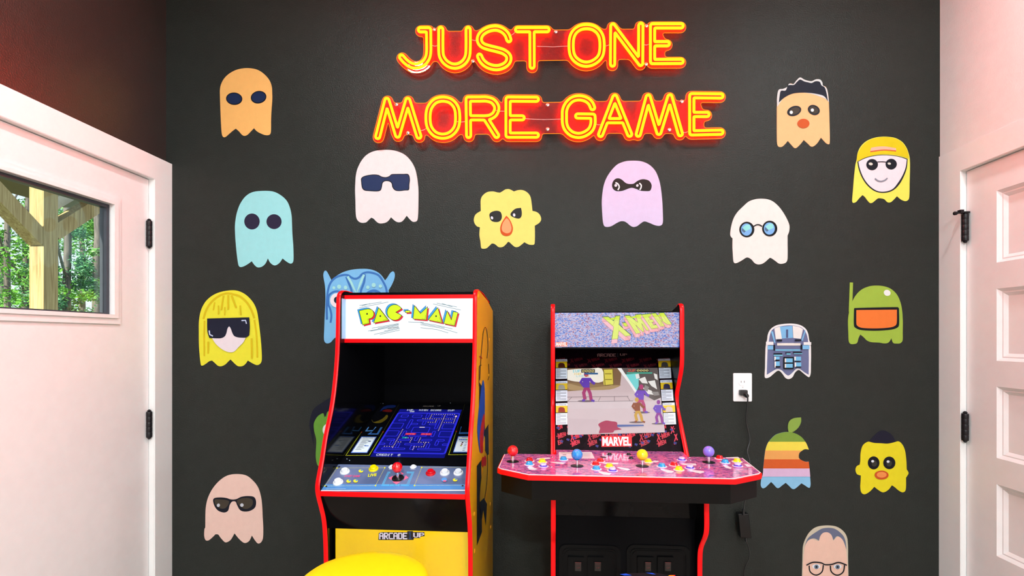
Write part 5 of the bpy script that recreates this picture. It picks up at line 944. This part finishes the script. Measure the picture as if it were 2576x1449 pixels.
for xa, xb, yt, slots in ((168, 1165, 195, ((312, 570, 425, 525), (628, 888, 742, 842))), (1262, 2285, 200, ((1430, 1698, 1555, 1645), (1755, 2020, 1872, 1965)))):
    a = o7(xa, yt); b = o7(xb, yt); wI = b[0] - a[0]; top = (a[1] + b[1]) / 2; bot = top - .30
    cd_ = MB().prism(rrect(a[0], bot, b[0], top, .024), 0, .0045, PF).build('coin_door', RIDGE, lf)
    for ins_, h in ((.011, .0075), (.0165, .0065)):
        outer = rrect(a[0] + ins_, bot + ins_, b[0] - ins_, top - ins_, .02); inner = rrect(a[0] + ins_ + .0022, bot + ins_ + .0022, b[0] - ins_ - .0022, top - ins_ - .0022, .018); MB().ring(outer, inner, .004, h, PF).build('ridge', RIDGE, cd_)
    for s0, s1, w0, w1 in slots:
        u0, vt = o7(s0, 368); u1 = o7(s1, 368)[0]; m0, mt = o7(w0, 452); m1_, mb_ = o7(w1, 590)
        sl = MB().prism(rrect(u0, vt - .062, u1, vt, .003), .0045, .012, PF).build('coin_return', RIDGE, cd_)
        MB().prism(rrect(m0 - .004, mb_ - .004, m1_ + .004, mt + .003, .002), .012, .0145, PF).build('slot_frame', RIDGE, cd_)
        A = Art(PF, lambda x, y: (m0 + (m1_ - m0) * x, mb_ + (mt - mb_) * y), h0=.0147, emit=.25, ink='dim_red_print'); A.rect(0, 0, 1, 1, '#120304'); A.rect(0, .97, 1, 1.03, '#b84a4a'); A.pix('COIN', [(.15, .88), (.85, .88), (.85, .72), (.15, .72)], '#8a1820'); A.pix('1', [(.2, .5), (.38, .5), (.38, .3), (.2, .3)], '#a02028'); A.pix('UP', [(.42, .5), (.8, .5), (.8, .3), (.42, .3)], '#a02028'); A.build('slot_label', cd_)
# ================================================================ stools
def stool(name, px_, d, zt, R, label, top, side, art=False):
    c = V3((px_, CAMY + d, 0)); t = empty('stool', Matrix.Translation(c), label, 'stool', 'round stools in front of the cabinets')
    P = [(R * .90, 0), (R * .97, .006), (R, .02), (R * .998, .040), (R * .97, .052), (R * .90, .060), (R * .75, .0635), (R * .4, .065), (0, .0655)]
    s_ = MB().lathe([(r, h + zt - .0655) for r, h in P], c, UP, 64).build('seat', top, t, True)
    MB().lathe([(.028, .03), (.028, zt - .066)], c, UP, 24).build('pedestal', CHROME, t, True); MB().lathe([(R * 1.1, 0), (R * 1.1, .008), (R * .6, .022), (.03, .035)], c, UP, 48).build('base', CHROME, t, True)
    ring = [c + V3((math.cos(2 * math.pi * k / 32) * R * .8, math.sin(2 * math.pi * k / 32) * R * .8, .28)) for k in range(32)]; q = MB().tube(ring, .009, True, 8)
    for k in range(4): q.tube([c + V3((0, 0, .28)), ring[k * 8]], .006, False, 6)
    q.build('foot_ring', CHROME, t, True); return t, s_
t1, _ = stool('stool', -.458, 1.30, .806, .165, 'round stool with smooth bright yellow seat, lower left of the pair', mat('yellow_vinyl', '#f8da08', .42, vary=.015), None)
t2, s2_ = stool('stool', .262, 1.20, .806, .165, 'round stool with black, magenta and yellow lettered seat', mat('black_vinyl', '#16181c', .35), None)
PT = Plane((.262, CAMY + 1.20, .806), (1, 0, 0), (0, 1, 0))
A = Art(PT, lambda x, y: (x, y), h0=-.0010, step=.0002, rough=.35, ink='seat_print')
pm = pattern('magenta_speckle_print', [(.40, '#16080e'), (.46, '#d8186c'), (.6, '#f03880')], 90, rough=.35, detail=4)
A.poly([(.115 * math.cos(t) * 1.18, .115 * math.sin(t) * 1.18) for t in [math.radians(k * 6) for k in range(60)]], pm)
A.poly([(-.050, .144), (.03, .150), (.09, .125), (.135, .07), (.14, .0), (.05, .03), (-.04, .08)], '#14181c'); A.poly([(-.066, .136), (-.050, .141), (-.036, .132), (-.055, .130)], '#1c50d0'); A.poly([(.002, .149), (.018, .148), (.026, .140), (.016, .141)], '#1c50d0')
for dx, dy, c in ((.006, .006, '#e0102c'), (.003, .003, '#e0102c'), (0, 0, '#f8dc08')):
    for L, _ in XLOGO: A.poly([(-(px - 1637) / 1275 * .165 + dx * .6 + .010, (py - 125) / 500 * .080 + .057 + dy * .7) for px, py in L], c, False)
    A.n += 1
A.build('seat_print', s2_)
# ================================================================ outlet plate and the power adapter
PLT = mat('white_outlet_plastic', '#f2eef0', .3, vary=.01)
a = WALL.uv(1843.5, 938.5); b = WALL.uv(1890, 1009.5); cx_, cz_ = (a[0] + b[0]) / 2, (a[1] + b[1]) / 2
ou = MB().prism(rrect(a[0], b[1], b[0], a[1], .004), 0, .006, WALL).build('outlet_plate', PLT); tag(ou, 'white wall outlet plate right of the black four player cabinet', 'outlet')
for dz in (.0195, -.0195):
    r_ = MB().prism([(cx_ + .0165 * max(-1, min(1, 1.0 * math.cos(t))), cz_ + dz + .0145 * max(-.86, min(.86, math.sin(t)))) for t in [math.radians(k * 15) for k in range(24)]], .006, .0078, WALL).build('receptacle', PLT, ou)
    q = MB()
    for sx in (-.0062, .0062): q.prism([(cx_ + sx - .0009, cz_ + dz - .001), (cx_ + sx + .0009, cz_ + dz - .001), (cx_ + sx + .0009, cz_ + dz + .007), (cx_ + sx - .0009, cz_ + dz + .007)], .0078, .0080, WALL)
    q.build('slot', BLACKM, r_)
MB().lathe([(.0025, 0), (.0025, .0008)], WALL.pt(cx_, cz_, .006), (0, -1, 0), 12).build('screw', CHROME, ou)
ct = mat('black_rubber', (.012, .012, .013), .35)
ad = empty('power_adapter', Matrix.Translation(WALL.pt(*WALL.uv(1872, 1320), .04)), 'black power adapter with its cord plugged into the wall outlet', 'power adapter')
pz = cz_ - .0195
q = MB(); q.prism(rrect(cx_ - .016, pz - .012, cx_ + .014, pz + .010, .004), .0082, .022, WALL); q.lathe([(.010, .02), (.008, .034), (.0045, .040)], WALL.pt(cx_ + .004, pz - .003, 0), (0.1, -1, -.3), 16); q.build('plug', ct, ad, True)
def wp(px, py, y): d = ray(px, py); t = (-y - CAMY) / d.y; return CAM + d * t
cb = [wp(1876, 990, .035), wp(1881, 1002, .040), wp(1879, 1030, .036), wp(1877, 1060, .03), wp(1883, 1088, .03), wp(1886, 1110, .034), wp(1880, 1135, .04), wp(1886, 1163, .05), wp(1882, 1200, .06), wp(1876, 1250, .06), wp(1872, 1272, .055), wp(1870.5, 1292, .05)]
def smooth3(P, n=6):
    out = []
    for i in range(len(P) - 1):
        p0, p1, p2, p3 = P[max(i - 1, 0)], P[i], P[i + 1], P[min(i + 2, len(P) - 1)]
        for k in range(n): t = k / n; out.append(.5 * ((2 * p1) + (p2 - p0) * t + (2 * p0 - 5 * p1 + 4 * p2 - p3) * t * t + (3 * p1 - p0 - 3 * p2 + p3) * t ** 3))
    return out + [P[-1]]
MB().tube(smooth3(cb), .0030, False, 8).build('cord', ct, ad, True)
MB().tube([wp(1870.5, 1280, .05), wp(1870, 1296, .05)], .005, False, 10).build('strain_relief', ct, ad, True)
bk = [wp(x, y, .05) for x, y in ((1857, 1293), (1884, 1293), (1891, 1354), (1863, 1353))]; of = V3((0, .030, 0)); q = MB(); q.hexa([p for p in bk] + [p + of for p in bk]); o = q.build('adapter_brick', mat('glossy_black_brick', (.005, .005, .006), .15, spec=.3), ad)
bv = o.modifiers.new('b', 'BEVEL'); bv.width = .003; bv.segments = 3
MB().tube([wp(1876, 1352, .038), wp(1877, 1362, .038)], .005, False, 10).build('strain_relief', ct, ad, True)
MB().tube(smooth3([wp(1877, 1360, .038), wp(1885, 1385, .04), wp(1884, 1405, .04), wp(1875, 1425, .035), wp(1872, 1440, .03), wp(1874, 1460, .03), wp(1880, 1520, .03), wp(1870, 1640, .04)]), .0022, False, 8).build('cord', ct, ad, True)
